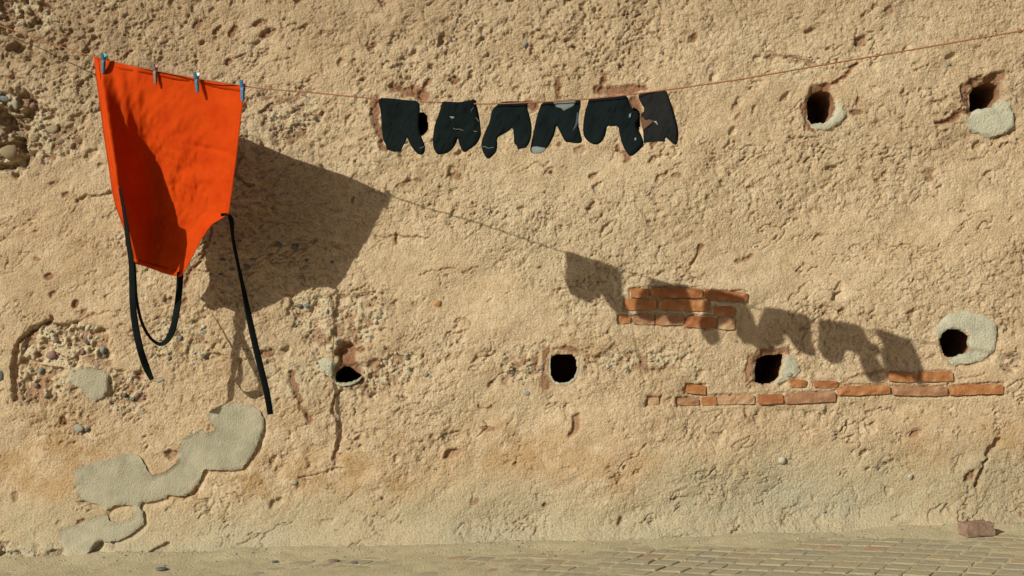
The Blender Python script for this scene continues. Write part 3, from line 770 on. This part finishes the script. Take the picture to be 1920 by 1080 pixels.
o = link('brick_body', bm_mesh('brick_body', bm, False), None, M_LB); o.parent = lb; o.rotation_euler = (0, -.03, .22)
# a few stones on the street, each by itself
for k, (px, py, s_, mi, lab) in enumerate([(306, 1072, 9, 0, "flat dark stone on the dusty street edge, nearest the bottom left corner"),
        (515, 1056, 5, 0, 'small dark chip of stone on the sand at the foot of the wall, left half'),
        (625, 1054, 8, 2, 'brownish flat stone on the sand below the wall, left of centre'),
        (664, 1058, 6, 0, 'small dark flat stone just right of the brownish one on the sand'),
        (1766, 992, 5, 3, 'pale pebble on the ground just left of the loose half brick')]):
    x, y = ground_at(px, py); m_ = bm_mesh('stone', pebble_mesh(20+k), True)
    o = link('stone', m_, None, M_PEB[mi]); o.location = (x, y, ground_z(x, y)+.004); o.scale = (s_*PXM*1.4, s_*PXM*1.5, s_*PXM*.5)
    meta(o, lab, 'stone')

# ------------------------------------------------------------------ clothesline
def cord_mat(name, c, c2): return simple(name, c, c2, 120, .001, .7)
M_CORD = cord_mat('rust_red_cord', (.20, .075, .035), (.30, .14, .075))
LINE = [(-70,22),(5,50),(60,69),(110,86),(176,107),(195,113),(240,122),(290,132),(330,140),(368,147),(410,154),(455,161),(490,166),(540,170),(600,175),(660,181),(710,186),(790,191),(850,193),(900,195),(950,194),(1000,192),(1060,189),(1110,185),(1160,180),(1200,175),(1270,166),(1400,147),(1530,124),(1700,95),(1920,57),(2300,-10),(2900,-120)]
LX = np.array([p[0] for p in LINE], float); LY = np.array([p[1] for p in LINE], float)
def line_py(px): return float(np.interp(px, LX, LY))
def tube(name, pts, r, m, parent=None, n=6, close=True):
    V_ = []; F_ = []
    for i, p in enumerate(pts):
        t = (pts[min(i+1, len(pts)-1)]-pts[max(i-1, 0)]).normalized()
        a = t.cross(Vector((0, 0, 1))).normalized() if abs(t.z) < .95 else Vector((1, 0, 0)); b = t.cross(a).normalized()
        rr = r[i] if isinstance(r, (list, tuple)) else r
        for k in range(n):
            an = 2*math.pi*k/n+i*.6; V_.append(p+(a*math.cos(an)+b*math.sin(an))*rr)
    for i in range(len(pts)-1):
        for k in range(n): F_.append((i*n+k, i*n+(k+1) % n, (i+1)*n+(k+1) % n, (i+1)*n+k))
    F_.append(tuple(range(n))[::-1]); F_.append(tuple((len(pts)-1)*n+k for k in range(n)))
    m_ = bpy.data.meshes.new(name); m_.from_pydata(V_, [], F_); m_.update(); m_.polygons.foreach_set('use_smooth', [True]*len(F_))
    return link(name, m_, parent, m)
lp = [ray(p, line_py(p), line_y(p)) for p in np.linspace(-60, 2900, 260)]
cl = empty('clothesline', lp[0]); meta(cl, "thin rust red cord strung before the wall, carrying the apron and socks", 'clothesline')
bpy.context.view_layer.update()
tube('cord', lp, .0028, M_CORD, cl)
M_KNOT = cord_mat('faded_knot', (.25, .16, .17), (.40, .26, .25))
for px, r_ in ((485, .006), (473, .0035), (1914, .008)):
    p = ray(px, line_py(px), line_y(px)); m_ = bm_mesh('knot', pebble_mesh(int(px)), True)
    o = link('knot', m_, cl, M_KNOT if px < 1000 else M_CORD); o.location = p; o.scale = (r_*1.2, r_, r_)
# frayed second strand hanging slack at the left
# ------------------------------------------------------------------ apron
def fabric(name, c, c2, trans=0.0, weave=900, rough=.85, wr=.004, wscale=14):
    m, t, b = mat(name, rough)
    b.inputs['Specular IOR Level'].default_value = .06
    t.links.new(ramp(t, noise(t, 9, 5, .6), [(.3, c), (.7, c2)]), b.inputs['Base Color'])
    nb = bump(t, b, noise(t, wscale, 5, .55, dist=.8), wr)
    bump(t, b, noise(t, weave, 2, .5), .0006, .6, nb)
    if trans:
        tr = N(t, 'ShaderNodeBsdfTranslucent'); tr.inputs[0].default_value = (*c2, 1)
        mx = N(t, 'ShaderNodeMixShader'); mx.inputs[0].default_value = trans
        t.links.new(b.outputs[0], mx.inputs[1]); t.links.new(tr.outputs[0], mx.inputs[2])
        t.links.new(mx.outputs[0], t.nodes['Material Output'].inputs['Surface'])
    return m
M_OR = fabric('orange_cotton', (.41, .034, .0020), (.48, .050, .0028), .03)
M_BLK = fabric('black_webbing', (.004, .006, .0055), (.008, .011, .010), 0, 1200, .9, .001, 40)
Lc = [(0, 176, 107), (.08, 179, 135), (.2, 186, 190), (.35, 195, 255), (.5, 204, 315), (.6, 210, 358), (.66, 216, 385), (.75, 228, 418), (.87, 242, 458), (1, 252, 494)]
Rc = [(0, 461, 160), (.08, 456, 190), (.2, 450, 238), (.35, 443, 298), (.5, 436, 352), (.6, 431, 388), (.64, 429, 402), (.72, 398, 420), (.80, 378, 448), (.88, 362, 480), (.95, 349, 506), (1, 339, 521)]
def cv(C, t):
    return (float(np.interp(t, [c[0] for c in C], [c[1] for c in C])), float(np.interp(t, [c[0] for c in C], [c[2] for c in C])))
y_waist = y_from_shadow(429, 402, 612, 530); y_bib = y_from_shadow(337, 521, 480, 622)
print('apron depths', y_waist, line_y(429), y_bib, line_y(337), [round(y_from_shadow(a, b, c, d)-line_y(a), 3) for a, b, c, d in ((290,133,512,290),(368,148,607,325),(455,162,738,372),(710,186,1062,470),(1200,175,1670,595))])
NS, NT = 90, 120
def apron_pt(s, t, off=0.0):
    l = cv(Lc, t); r = cv(Rc, t)
    px = l[0]+(r[0]-l[0])*s; py = l[1]+(r[1]-l[1])*s
    if t < .03:   # top edge hangs from the cord, with small scallops between the pegs
        py = py*(t/.03)+(line_py(px)-1.5)*(1-t/.03)
    sag = 1.6*math.sin(min(max((px-195)/260, 0), 1)*math.pi*3)**2*max(0, 1-t*6)
    # bib bottom edge bellies
    if t > .8: py += 6*math.sin(math.pi*s*1.15)*(t-.8)/.2*(1 if s > .5 else .6)*(s-.35)
    y = line_y(px)
    y += (t**1.3)*.11*s+.02*t                                  # the lower cloth swings in towards the wall
    # the left side curls towards the street and shades the middle
    sr = .035+.035*t; A = float(np.interp(t, [0, .03, .17, .35, .52, .72, .88, 1], [.0, .035, .12, .20, .245, .22, .13, .05]))
    if s < sr: f = .45+.55*math.sin(s/sr*math.pi/2)
    else:
        f = math.exp(-((s-sr)/(.07+.17*t))**1.5)
    y += .05*math.exp(-((s-.34)/.16)**2)*min(t*2, 1)
    y -= A*f
    # second thin fold from the first peg
    y -= .016*math.exp(-((s-(.17+.10*t))/.035)**2)*math.exp(-((t-.18)/.22)**2)
    # main panel: shallow vertical swags and creases
    y += .012*math.sin(s*9+t*1.5)*sst(.25, .6, s)*(1-.6*t)
    y += .075*math.sin(math.pi*max(0, min(1, (s-.28)/.72)))*min(.35+t*2, 1)*(1-.5*t)-.012*sst(.8, 1.0, s)
    y += .010*math.exp(-((s-.55-.1*math.sin(t*6))/.035)**2)*math.exp(-((t-.5)/.12)**2)-.007*math.exp(-((s-.66)/.02)**2)*math.exp(-((t-.52)/.08)**2)
    y += .006*math.exp(-((t-.30-.03*s)/.012)**2)*sst(.55, .75, s)
    y += .0035*math.sin(t*26+s*5)*math.exp(-((s-.62)/.25)**2)*math.exp(-((t-.42)/.12)**2)
    return px, py+sag, y-off
V_ = []; UVp = []
for j in range(NT+1):
    for i in range(NS+1):
        px, py, y = apron_pt(i/NS, j/NT)
        n_ = float(.008*(vn(np.array([px/100.]), np.array([py/100.]), .22, 4)[0]-.5)+.0045*(vn(np.array([px/100.+py/300.]), np.array([py/220.]), .07, 6)[0]-.5))
        cs, ct = i/NS, j/NT
        cm = math.exp(-((cs-.55)/.28)**2)*math.exp(-((ct-.47)/.20)**2)+.25
        r1 = float(fbm(np.array([px/100.+py/250.]), np.array([py/160.]), .22, 5, 4, .6)[0]); r2 = float(fbm(np.array([px/90.-py/300.]), np.array([py/240.]), .13, 2, 3, .6)[0])
        n_ += cm*(.010*(1-abs(2*r1-1)*2.2)*.5+.007*(1-abs(2*r2-1)*2))*min(1, ct*8)
        n_ += .0016*math.exp(-((cs-.70-.03*ct)/.006)**2)*sst(.02, .1, ct)*sst(.6, .3, ct)+.0012*math.exp(-((ct-.335+.02*cs)/.006)**2)*sst(.5, .6, cs)
        V_.append(ray(px, py, y+n_))
F_ = [(j*(NS+1)+i, (j+1)*(NS+1)+i, (j+1)*(NS+1)+i+1, j*(NS+1)+i+1) for j in range(NT) for i in range(NS)]
apron = empty('apron', ray(300, 134, line_y(300)))
meta(apron, 'bright orange apron with black ties pegged by its lower hem to the cord', 'apron')
bpy.context.view_layer.update()
m_ = bpy.data.meshes.new('cloth'); m_.from_pydata(V_, [], F_); m_.update(); m_.polygons.foreach_set('use_smooth', [True]*len(F_))
cloth = link('cloth', m_, apron, M_OR)
sol = cloth.modifiers.new('thickness', 'SOLIDIFY'); sol.thickness = .0012; sol.offset = 0
# folded hems along the sides
def band(name, outer, inner, m, parent, th=.0016):
    V_ = []; n = len(outer)
    for a, b in zip(outer, inner): V_ += [a, b]
    F_ = [(2*i, 2*i+2, 2*i+3, 2*i+1) for i in range(n-1)]
    m_ = bpy.data.meshes.new(name); m_.from_pydata(V_, [], F_); m_.update(); m_.polygons.foreach_set('use_smooth', [True]*len(F_))
    o = link(name, m_, parent, m); s_ = o.modifiers.new('thickness', 'SOLIDIFY'); s_.thickness = th; s_.offset = 0
    return o
def wp(s, t, off): return ray(*apron_pt(s, t, off))
T_ = [k/70 for k in range(71)]
band('hem', [wp(1.0, t, .0035) for t in T_], [wp(.972, t, .0012) for t in T_], M_OR, apron)
band('hem', [wp(0.0, t, .0035) for t in T_], [wp(.03, t, .0012) for t in T_], M_OR, apron)
band('hem', [wp(s/40, 1.0, .0035) for s in range(41)], [wp(s/40, .965, .0012) for s in range(41)], M_OR, apron)
band('hem', [wp(s/60, .0, .0016) for s in range(61)], [wp(s/60, .035, .0009) for s in range(61)], M_OR, apron)
# ties
def ribbon(name, ctrl, m, parent):
    """ctrl: px, py, visible width px, depth y, twist"""
    C = np.array(ctrl, float); n = len(C); tt = np.arange(n)
    # Catmull-Rom resample
    out = []
    for i in range(n-1):
        p0, p1, p2, p3 = C[max(i-1, 0)], C[i], C[i+1], C[min(i+2, n-1)]
        for k in range(8):
            t = k/8; out.append(.5*((2*p1)+(p2-p0)*t+(2*p0-5*p1+4*p2-p3)*t*t+(3*p1-p0-3*p2+p3)*t**3))
    out.append(C[-1]); V_ = []
    N_ = len(out)
    for i, c in enumerate(out):
        a = out[max(i-1, 0)]; b = out[min(i+1, N_-1)]; d = np.array([b[0]-a[0], b[1]-a[1]]); d /= np.hypot(*d)+1e-9
        nx_, ny_ = -d[1], d[0]; w = max(c[2], 2)/2; dep = math.sqrt(max(0, 6.2**2-w*w))*PXM*c[4]
        for s_ in (-1, -.33, .33, 1):
            V_.append(ray(c[0]+nx_*w*s_, c[1]+ny_*w*s_, c[3]+dep*s_+.0012*math.cos(s_*1.5)))
    F_ = [(4*i+k, 4*i+4+k, 4*i+5+k, 4*i+1+k) for i in range(N_-1) for k in range(3)]
    m_ = bpy.data.meshes.new(name); m_.from_pydata(V_, [], F_); m_.update(); m_.polygons.foreach_set('use_smooth', [True]*len(F_))
    o = link(name, m_, parent, m); s_ = o.modifiers.new('thickness', 'SOLIDIFY'); s_.thickness = .0018; s_.offset = 0
    return o
AG = [(apron_pt(i/60, j/80)) for j in range(81) for i in range(61)]
def cloth_y(px, py):
    b = min(AG, key=lambda g: (g[0]-px)**2+(g[1]-py)**2)
    return b[2] if (b[0]-px)**2+(b[1]-py)**2 < 36 else None
def front(ctrl):
    out = []
    for c in ctrl:
        ys = [v for v in (cloth_y(c[0]+dx, c[1]) for dx in (-8, 0, 8)) if v is not None]
        out.append(c[:3]+((min([c[3]]+[v-.014 for v in ys])),)+c[4:])
    return out
yl0 = apron_pt(.06, .60)[2]-.012; ylE = y_from_shadow(285, 712, 396, 782); ybibL = apron_pt(.02, 1)[2]
yrE = y_from_shadow(508, 776, 628, 856); yr0 = apron_pt(1, .64)[2]-.004
yl = y_from_shadow(300, 646, 457, 765); ybR = apron_pt(.97, 1)[2]
print('straps', yl0, ylE, yr0, yrE, yl, ybR, ybibL)
ymid = y_from_shadow(249, 560, 440, 674); ylow = y_from_shadow(263, 655, 434, 745)
yRs = y_from_shadow(330, 590, 462, 690); yLs = y_from_shadow(258, 575, 445, 692)
def ly(t): return float(np.interp(t, [0, .3, .7, .9, 1], [yl0, (yl0+ymid)/2, ymid, ylow, ylE]))
ribbon('tie_strap', front([(224,352,4,yl0,1),(229,378,5,yl0,1),(235,412,7,ly(.2),1),(240,450,9,ly(.35),1),(246,490,10,ly(.5),1),(248,530,12,ly(.6),1),(249,570,12,ly(.7),1),(254,612,13,ly(.8),1),(263,655,13,ly(.9),1),(274,688,13,ly(.96),1),(285,712,8,ylE,1)]), M_BLK, apron)
def ry(t): return yr0+(yrE-yr0)*t
ribbon('tie_strap', [(414,403,5,yr0,1),(428,403,6,yr0,-1),(434,415,9,ry(.1),-1),(436,440,6,ry(.2),-1),(441,470,6,ry(.3),-1),(449,508,6,ry(.4),-1),(457,545,8,ry(.5),-1),(466,590,11,ry(.6),-1),(477,640,12,ry(.7),-1),(489,690,12,ry(.8),-1),(500,735,12,ry(.9),-1),(507,777,11,yrE,-1)], M_BLK, apron)
ribbon('neck_strap', [(338,510,12,ybR-.004,1),(336,545,12,ybR,1),(330,590,12,yRs,1),(321,625,12,yl,1),(306,644,8,yl,1),(290,641,5,yl,1),(274,622,5,yl,1),(263,595,5,yLs,1),(256,560,5,yLs,1),(253,525,6,(yLs*.6+ybibL*.4),1),(250,488,8,ybibL-.004,1)], M_BLK, apron)

# ------------------------------------------------------------------ pegs
def plastic(name, c): 
    m, t, b = mat(name, .55); b.inputs['Specular IOR Level'].default_value = .35
    t.links.new(ramp(t, noise(t, 160, 4, .6), [(.3, tuple(v*.75 for v in c)), (.7, c)]), b.inputs['Base Color']); return m
PC = {'blue': plastic('faded_blue_plastic', (.035, .12, .19)), 'teal': plastic('teal_plastic', (.02, .33, .36)), 'grey': plastic('weathered_grey_wood', (.16, .13, .10)),
      'pink': plastic('faded_pink_plastic', (.42, .17, .14)), 'white': plastic('white_plastic', (.62, .66, .64)), 'deep': plastic('deep_blue_plastic', (.02, .14, .28)), 'steel': plastic('rusty_spring', (.22, .19, .17))}
M_SPR = PC['steel']
def leg_mesh(side):
    bm = bmesh.new()   # tapered clamp leg with a thumb pad, lying along -z, inner face at y=0
    prof = [(.030, .0055, .0034), (.024, .0062, .0046), (.010, .0062, .0060), (.003, .0060, .0045), (-.006, .0058, .0062), (-.030, .0052, .0052), (-.046, .0042, .0030)]
    rings = []
    for z, w, t in prof:
        flare = max(0, z-.004)*.42
        y0 = side*(.0006+flare); y1 = side*(.0006+flare+t)
        rings.append([bm.verts.new((x, y, z)) for x, y in ((-w, y0), (w, y0), (w*.8, y1), (-w*.8, y1))])
    for a, b in zip(rings[:-1], rings[1:]):
        for k in range(4): bm.faces.new((a[k], a[(k+1) % 4], b[(k+1) % 4], b[k]))
    bm.faces.new(rings[0][::-1]); bm.faces.new(rings[-1]); bmesh.ops.recalc_face_normals(bm, faces=bm.faces)
    bmesh.ops.bevel(bm, geom=bm.edges[:], offset=.0007, segments=1, affect='EDGES')
    return bm
def peg(px, py, tilt, front, back, label):
    p = ray(px, py+4, min(v for v in [line_y(px)]+[cloth_y(px+a, py+b) for a in (-5, 0, 5) for b in (4, 14, 24)] if v is not None)-.003)
    o = empty('clothes_peg', p); meta(o, label, 'clothes peg', 'pegs holding the apron'); o.rotation_euler = (0, math.radians(tilt), math.radians(-22)); o.scale = (1.45, 1.1, 1.15)
    f = bpy.data.objects.new('peg_leg', bm_mesh('peg_leg', leg_mesh(-1))); b = bpy.data.objects.new('peg_leg', bm_mesh('peg_leg', leg_mesh(1)))
    f.data.materials.append(PC[front]); b.data.materials.append(PC[back])
    bm = bmesh.new()
    for k in range(7):
        for z_ in (0,):
            bmesh.ops.create_cone(bm, cap_ends=True, segments=8, radius1=.0042 if k % 2 == 0 else .0036, radius2=.0042 if k % 2 == 0 else .0036, depth=.0018, matrix=Matrix.Translation((-.0054+k*.0018, 0, .004)) @ Matrix.Rotation(math.pi/2, 4, 'Y'))
    s_ = bpy.data.objects.new('spring', bm_mesh('spring', bm)); s_.data.materials.append(M_SPR)
    for c in (f, b, s_): COL.objects.link(c); c.parent = o
    return o
peg(194, 111, 2, 'blue', 'teal', "dark blue clothes peg with teal back leg on the orange apron's left corner")
peg(291, 131, -2, 'grey', 'pink', "brownish grey clothes peg with pink back leg on the orange apron's top hem")
peg(369, 147, -4, 'blue', 'white', "blue clothes peg with white back leg on the orange apron's top hem")
peg(455, 162, 0, 'deep', 'pink', "bright blue clothes peg with pink back leg on the orange apron's right corner")

# ------------------------------------------------------------------ socks
def knit(name, c, c2): return fabric(name, c, c2, 0, 500, .95, .004, 16)
M_SK = knit('black_knit', (.0035, .0060, .0062), (.0065, .0105, .0105)); M_SK2 = knit('washed_black_knit', (.008, .009, .009), (.015, .015, .015))
M_SG = knit('grey_knit', (.09, .105, .10), (.18, .20, .19)); M_THR = knit('pale_thread', (.14, .16, .15), (.24, .26, .25)); M_SH = knit('brown_knit', (.075, .038, .024), (.12, .065, .042)); M_SB = knit('slate_blue_knit', (.03, .055, .085), (.05, .08, .12))
def Z4(pts): return [(680+x/6, 140+y/6) for x, y in pts]
def Z5(pts): return [(960+x/5.647, 140+y/5.647) for x, y in pts]
SOCKS = [
 dict(o=Z4([(170,260),(330,265),(480,285),(640,295),(645,420),(625,560),(660,700),(705,800),(700,870),(675,905),(620,895),(570,840),(525,770),(497,690),(488,750),(445,820),(435,865),(350,867),(270,840),(265,800),(225,720),(210,560),(205,420),(180,320)]),
      tl=(710,186,1062,470), tr=(785,190,1165,505), l=(736,284,1082,556), r=(792,290,1170,602), cuff=Z4([(262,800),(330,825),(440,828),(435,867),(350,869),(268,842)]), seam=Z4([(640,830),(660,822),(690,808)]), cut=((736,250),(743,215),(735,190)), lab='black sock with ribbed cuff end and rounded toe end, first from the left'),
 dict(o=Z4([(895,298),(1000,305),(1090,310),(1190,290),(1275,272),(1285,360),(1310,450),(1325,560),(1335,660),(1320,720),(1285,780),(1220,830),(1145,882),(1110,840),(1080,760),(1072,705),(1050,780),(1000,850),(940,890),(860,900),(825,885),(785,795),(795,650),(810,560),(860,430),(885,350)]),
      tl=(820,189,1217,512), tr=(895,187,1300,525), l=(835,288,1222,604), r=(872,287,1262,612), seam=Z4([(1020,600),(1040,615),(1085,612),(1135,630)]), seam2=Z4([(1235,570),(1235,610),(1260,640),(1290,640)]), seam3=Z4([(1245,370),(1215,410),(1235,455),(1280,490),(1310,530)]), fluff=Z4([(975,468),(1030,472),(1035,488),(1005,500)]), lab='black sock with thin pale loose threads and lint across it, second from the left'),
 dict(o=Z4([(1520,335),(1560,305),(1650,298),(1730,300),(1868,300),(1850,360),(1880,470),(1905,580),(1900,680),(1880,765),(1840,820),(1745,840),(1735,800),(1700,770),(1700,680),(1690,590),(1640,640),(1560,680),(1510,715),(1518,800),(1505,870),(1450,925),(1410,955),(1365,900),(1335,820),(1335,760),(1360,680),(1400,590),(1430,530),(1450,400),(1490,360)]),
      tl=(928,190,1322,540), tr=(990,192,1405,558), l=(914,297,1334,640), r=(985,277,1420,636), cuff=Z4([(1702,768),(1770,782),(1878,765),(1840,822),(1745,842),(1732,800)]), seam=Z4([(1345,815),(1375,808),(1410,828),(1450,822),(1475,815)]), lab='black sock with a pale stitched line across its pointed toe, third from the left'),
 dict(o=Z5([(320,290),(430,275),(560,268),(650,258),(725,265),(730,330),(710,400),(700,520),(725,620),(750,715),(690,730),(600,715),(565,715),(530,650),(490,570),(470,535),(455,620),(420,700),(370,780),(310,830),(220,838),(190,810),(200,740),(225,620),(250,500),(280,380)]),
      tl=(1020,190,1426,562), tr=(1088,187,1537,574), l=(1008,284,1432,650), r=(1084,268,1541,654), grey=Z5([(432,285),(560,272),(655,262),(680,290),(650,335),(550,385),(520,355),(470,345)]), greyt=Z5([(212,765),(260,760),(355,775),(350,805),(300,835),(225,838),(205,805)]), blue=Z5([(690,395),(705,405),(700,520),(680,560),(640,600),(672,520)]), lab='black sock with light grey patch at the cord and grey toe, fourth from the left'),
 dict(o=Z5([(815,250),(900,240),(1000,230),(1090,218),(1210,218),(1235,260),(1258,350),(1285,380),(1340,385),(1345,480),(1310,530),(1350,600),(1390,690),(1395,750),(1340,810),(1260,875),(1215,830),(1170,750),(1140,640),(1125,540),(1060,548),(1008,540),(1000,600),(975,680),(930,730),(880,745),(820,720),(770,670),(750,610),(755,500),(775,380),(800,310)]),
      tl=(1105,183,1558,574), tr=(1175,180,1638,588), l=(1115,271,1583,668), r=(1183,294,1659,696), fluff=Z5([(1240,420),(1262,405),(1258,450),(1238,458)]), fluff2=Z5([(1298,672),(1318,665),(1316,695),(1298,698)]), lab='black sock with rounded left end and longer pointed right end, fifth from the left'),
 dict(o=Z5([(1335,205),(1440,180),(1540,170),(1637,165),(1660,240),(1700,340),(1730,450),(1760,560),(1765,650),(1750,742),(1710,740),(1660,690),(1625,660),(1620,710),(1540,705),(1395,722),(1390,620),(1378,530),(1352,432),(1410,372),(1370,310),(1345,260)]),
      tl=(1200,175,1664,590), tr=(1250,170,1745,611), l=(1220,267,1700,680), r=(1266,271,1757,694), mat=1, heel=Z5([(1360,442),(1440,465),(1505,492),(1462,532),(1392,590),(1380,530)]), fluff=Z5([(1498,495),(1528,488),(1548,538),(1520,512)]), cuff=Z5([(1394,680),(1500,672),(1622,672),(1620,712),(1540,707),(1395,724)]), lab='faded charcoal sock with a brown heel patch, last on the right'),
]
def sheet(name, poly, depth, m, parent, puff, off=0.0, step=2.4, seed=0, ribs=0):
    P = smooth_loop(poly, 1) if name == 'sock_body' else poly
    vo, fo, be, dist = fill(P, step, seed)
    V_ = []; nv = len(vo)
    nn = (vn(vo[:, 0]/100, vo[:, 1]/100, .14, seed % 9)-.5)*.010+(vn(vo[:, 0]/100+vo[:, 1]/260, vo[:, 1]/260, .05, 3)-.5)*.006
    th = puff*np.sqrt(np.clip(1-(1-np.clip(dist/11, 0, 1))**2, 0, 1))
    for sgn in (-1, 1):
        for i in range(nv):
            px, py = vo[i]
            rb_ = .0008*math.sin(px*2.4) if ribs else 0
            V_.append(ray(px, py, depth(px, py)+nn[i]*min(dist[i]/5, 1)*(1 if puff > .004 else .0)-off+sgn*(th[i]+.0008)+rb_))
    # image y runs down: triangles come out counter-clockwise in pixel space, so flip for the front
    F_ = [tuple(f) for f in fo]+[tuple(i+nv for i in f[::-1]) for f in fo]+[(b, a, a+nv, b+nv) for a, b in be]
    m_ = bpy.data.meshes.new(name); m_.from_pydata(V_, [], F_); m_.update(); m_.validate(); m_.polygons.foreach_set('use_smooth', [True]*len(m_.polygons))
    return link(name, m_, parent, m)
for k, s in enumerate(SOCKS):
    X = [p[0] for p in s['o']]; cx = (min(X)+max(X))/2
    top = min(p[1] for p in s['o'])
    yL = y_from_shadow(*s['l'])-line_y(s['l'][0]); yR = y_from_shadow(*s['r'])-line_y(s['r'][0])
    print('sock', k, round(yL, 3), round(yR, 3))
    yL = max(-.13, min(.10, yL)); yR = max(-.13, min(.10, yR))
    tL = max(-.075, min(.03, y_from_shadow(*s['tl'])-line_y(s['tl'][0]))); tR = max(-.075, min(.03, y_from_shadow(*s['tr'])-line_y(s['tr'][0])))
    print('   top', round(tL, 3), round(tR, 3))
    def depth(px, py, s=s, yL=yL, yR=yR, tL=tL, tR=tR):
        a, b = s['l'][0], s['r'][0]; t = min(1, max(0, (px-a)/(b-a))); t = t*t*(3-2*t)
        v = min(1, max(0, (py-line_py(px)-4)/95)); v = v**.8
        u = min(1, max(0, (px-s['tl'][0])/(s['tr'][0]-s['tl'][0])))
        return line_y(px)+(yL*(1-t)+yR*t)*v+(tL*(1-u)+tR*u)*(1-v)
    root = empty('sock', ray(cx, line_py(cx), line_y(cx))); meta(root, s['lab'], 'sock', 'socks hanging from the clothesline')
    bpy.context.view_layer.update()
    body = M_SK2 if s.get('mat') else M_SK
    sheet('sock_body', s['o'], depth, body, root, .010, seed=k+1)
    if 'cuff' in s: sheet('cuff', s['cuff'], depth, body, root, .004, .0055, 2.0, ribs=1)
    for key in ('grey', 'greyt'):
        if key in s: sheet('heel_patch' if key == 'grey' else 'toe_patch', s[key], depth, M_SG, root, .003, .0105, 2.4)
    if 'heel' in s: sheet('heel_patch', s['heel'], depth, M_SH, root, .003, .0100, 2.4)
    if 'blue' in s: sheet('side_stripe', s['blue'], depth, M_SB, root, .002, .0095, 2.4)
    for key in ('fluff', 'fluff2'):
        if key in s: sheet('lint', s[key], depth, M_THR, root, .001, .0125, 2.0)
    for key in ('seam', 'seam2', 'seam3'):
        if key in s: tube('stitching', [ray(p[0], p[1], depth(*p)-.0125) for p in dense(s[key], 3)], .0010, M_THR, root, 5)
print('tris', sum(len(o.data.polygons)*2 for o in COL.objects if o.type == 'MESH'))
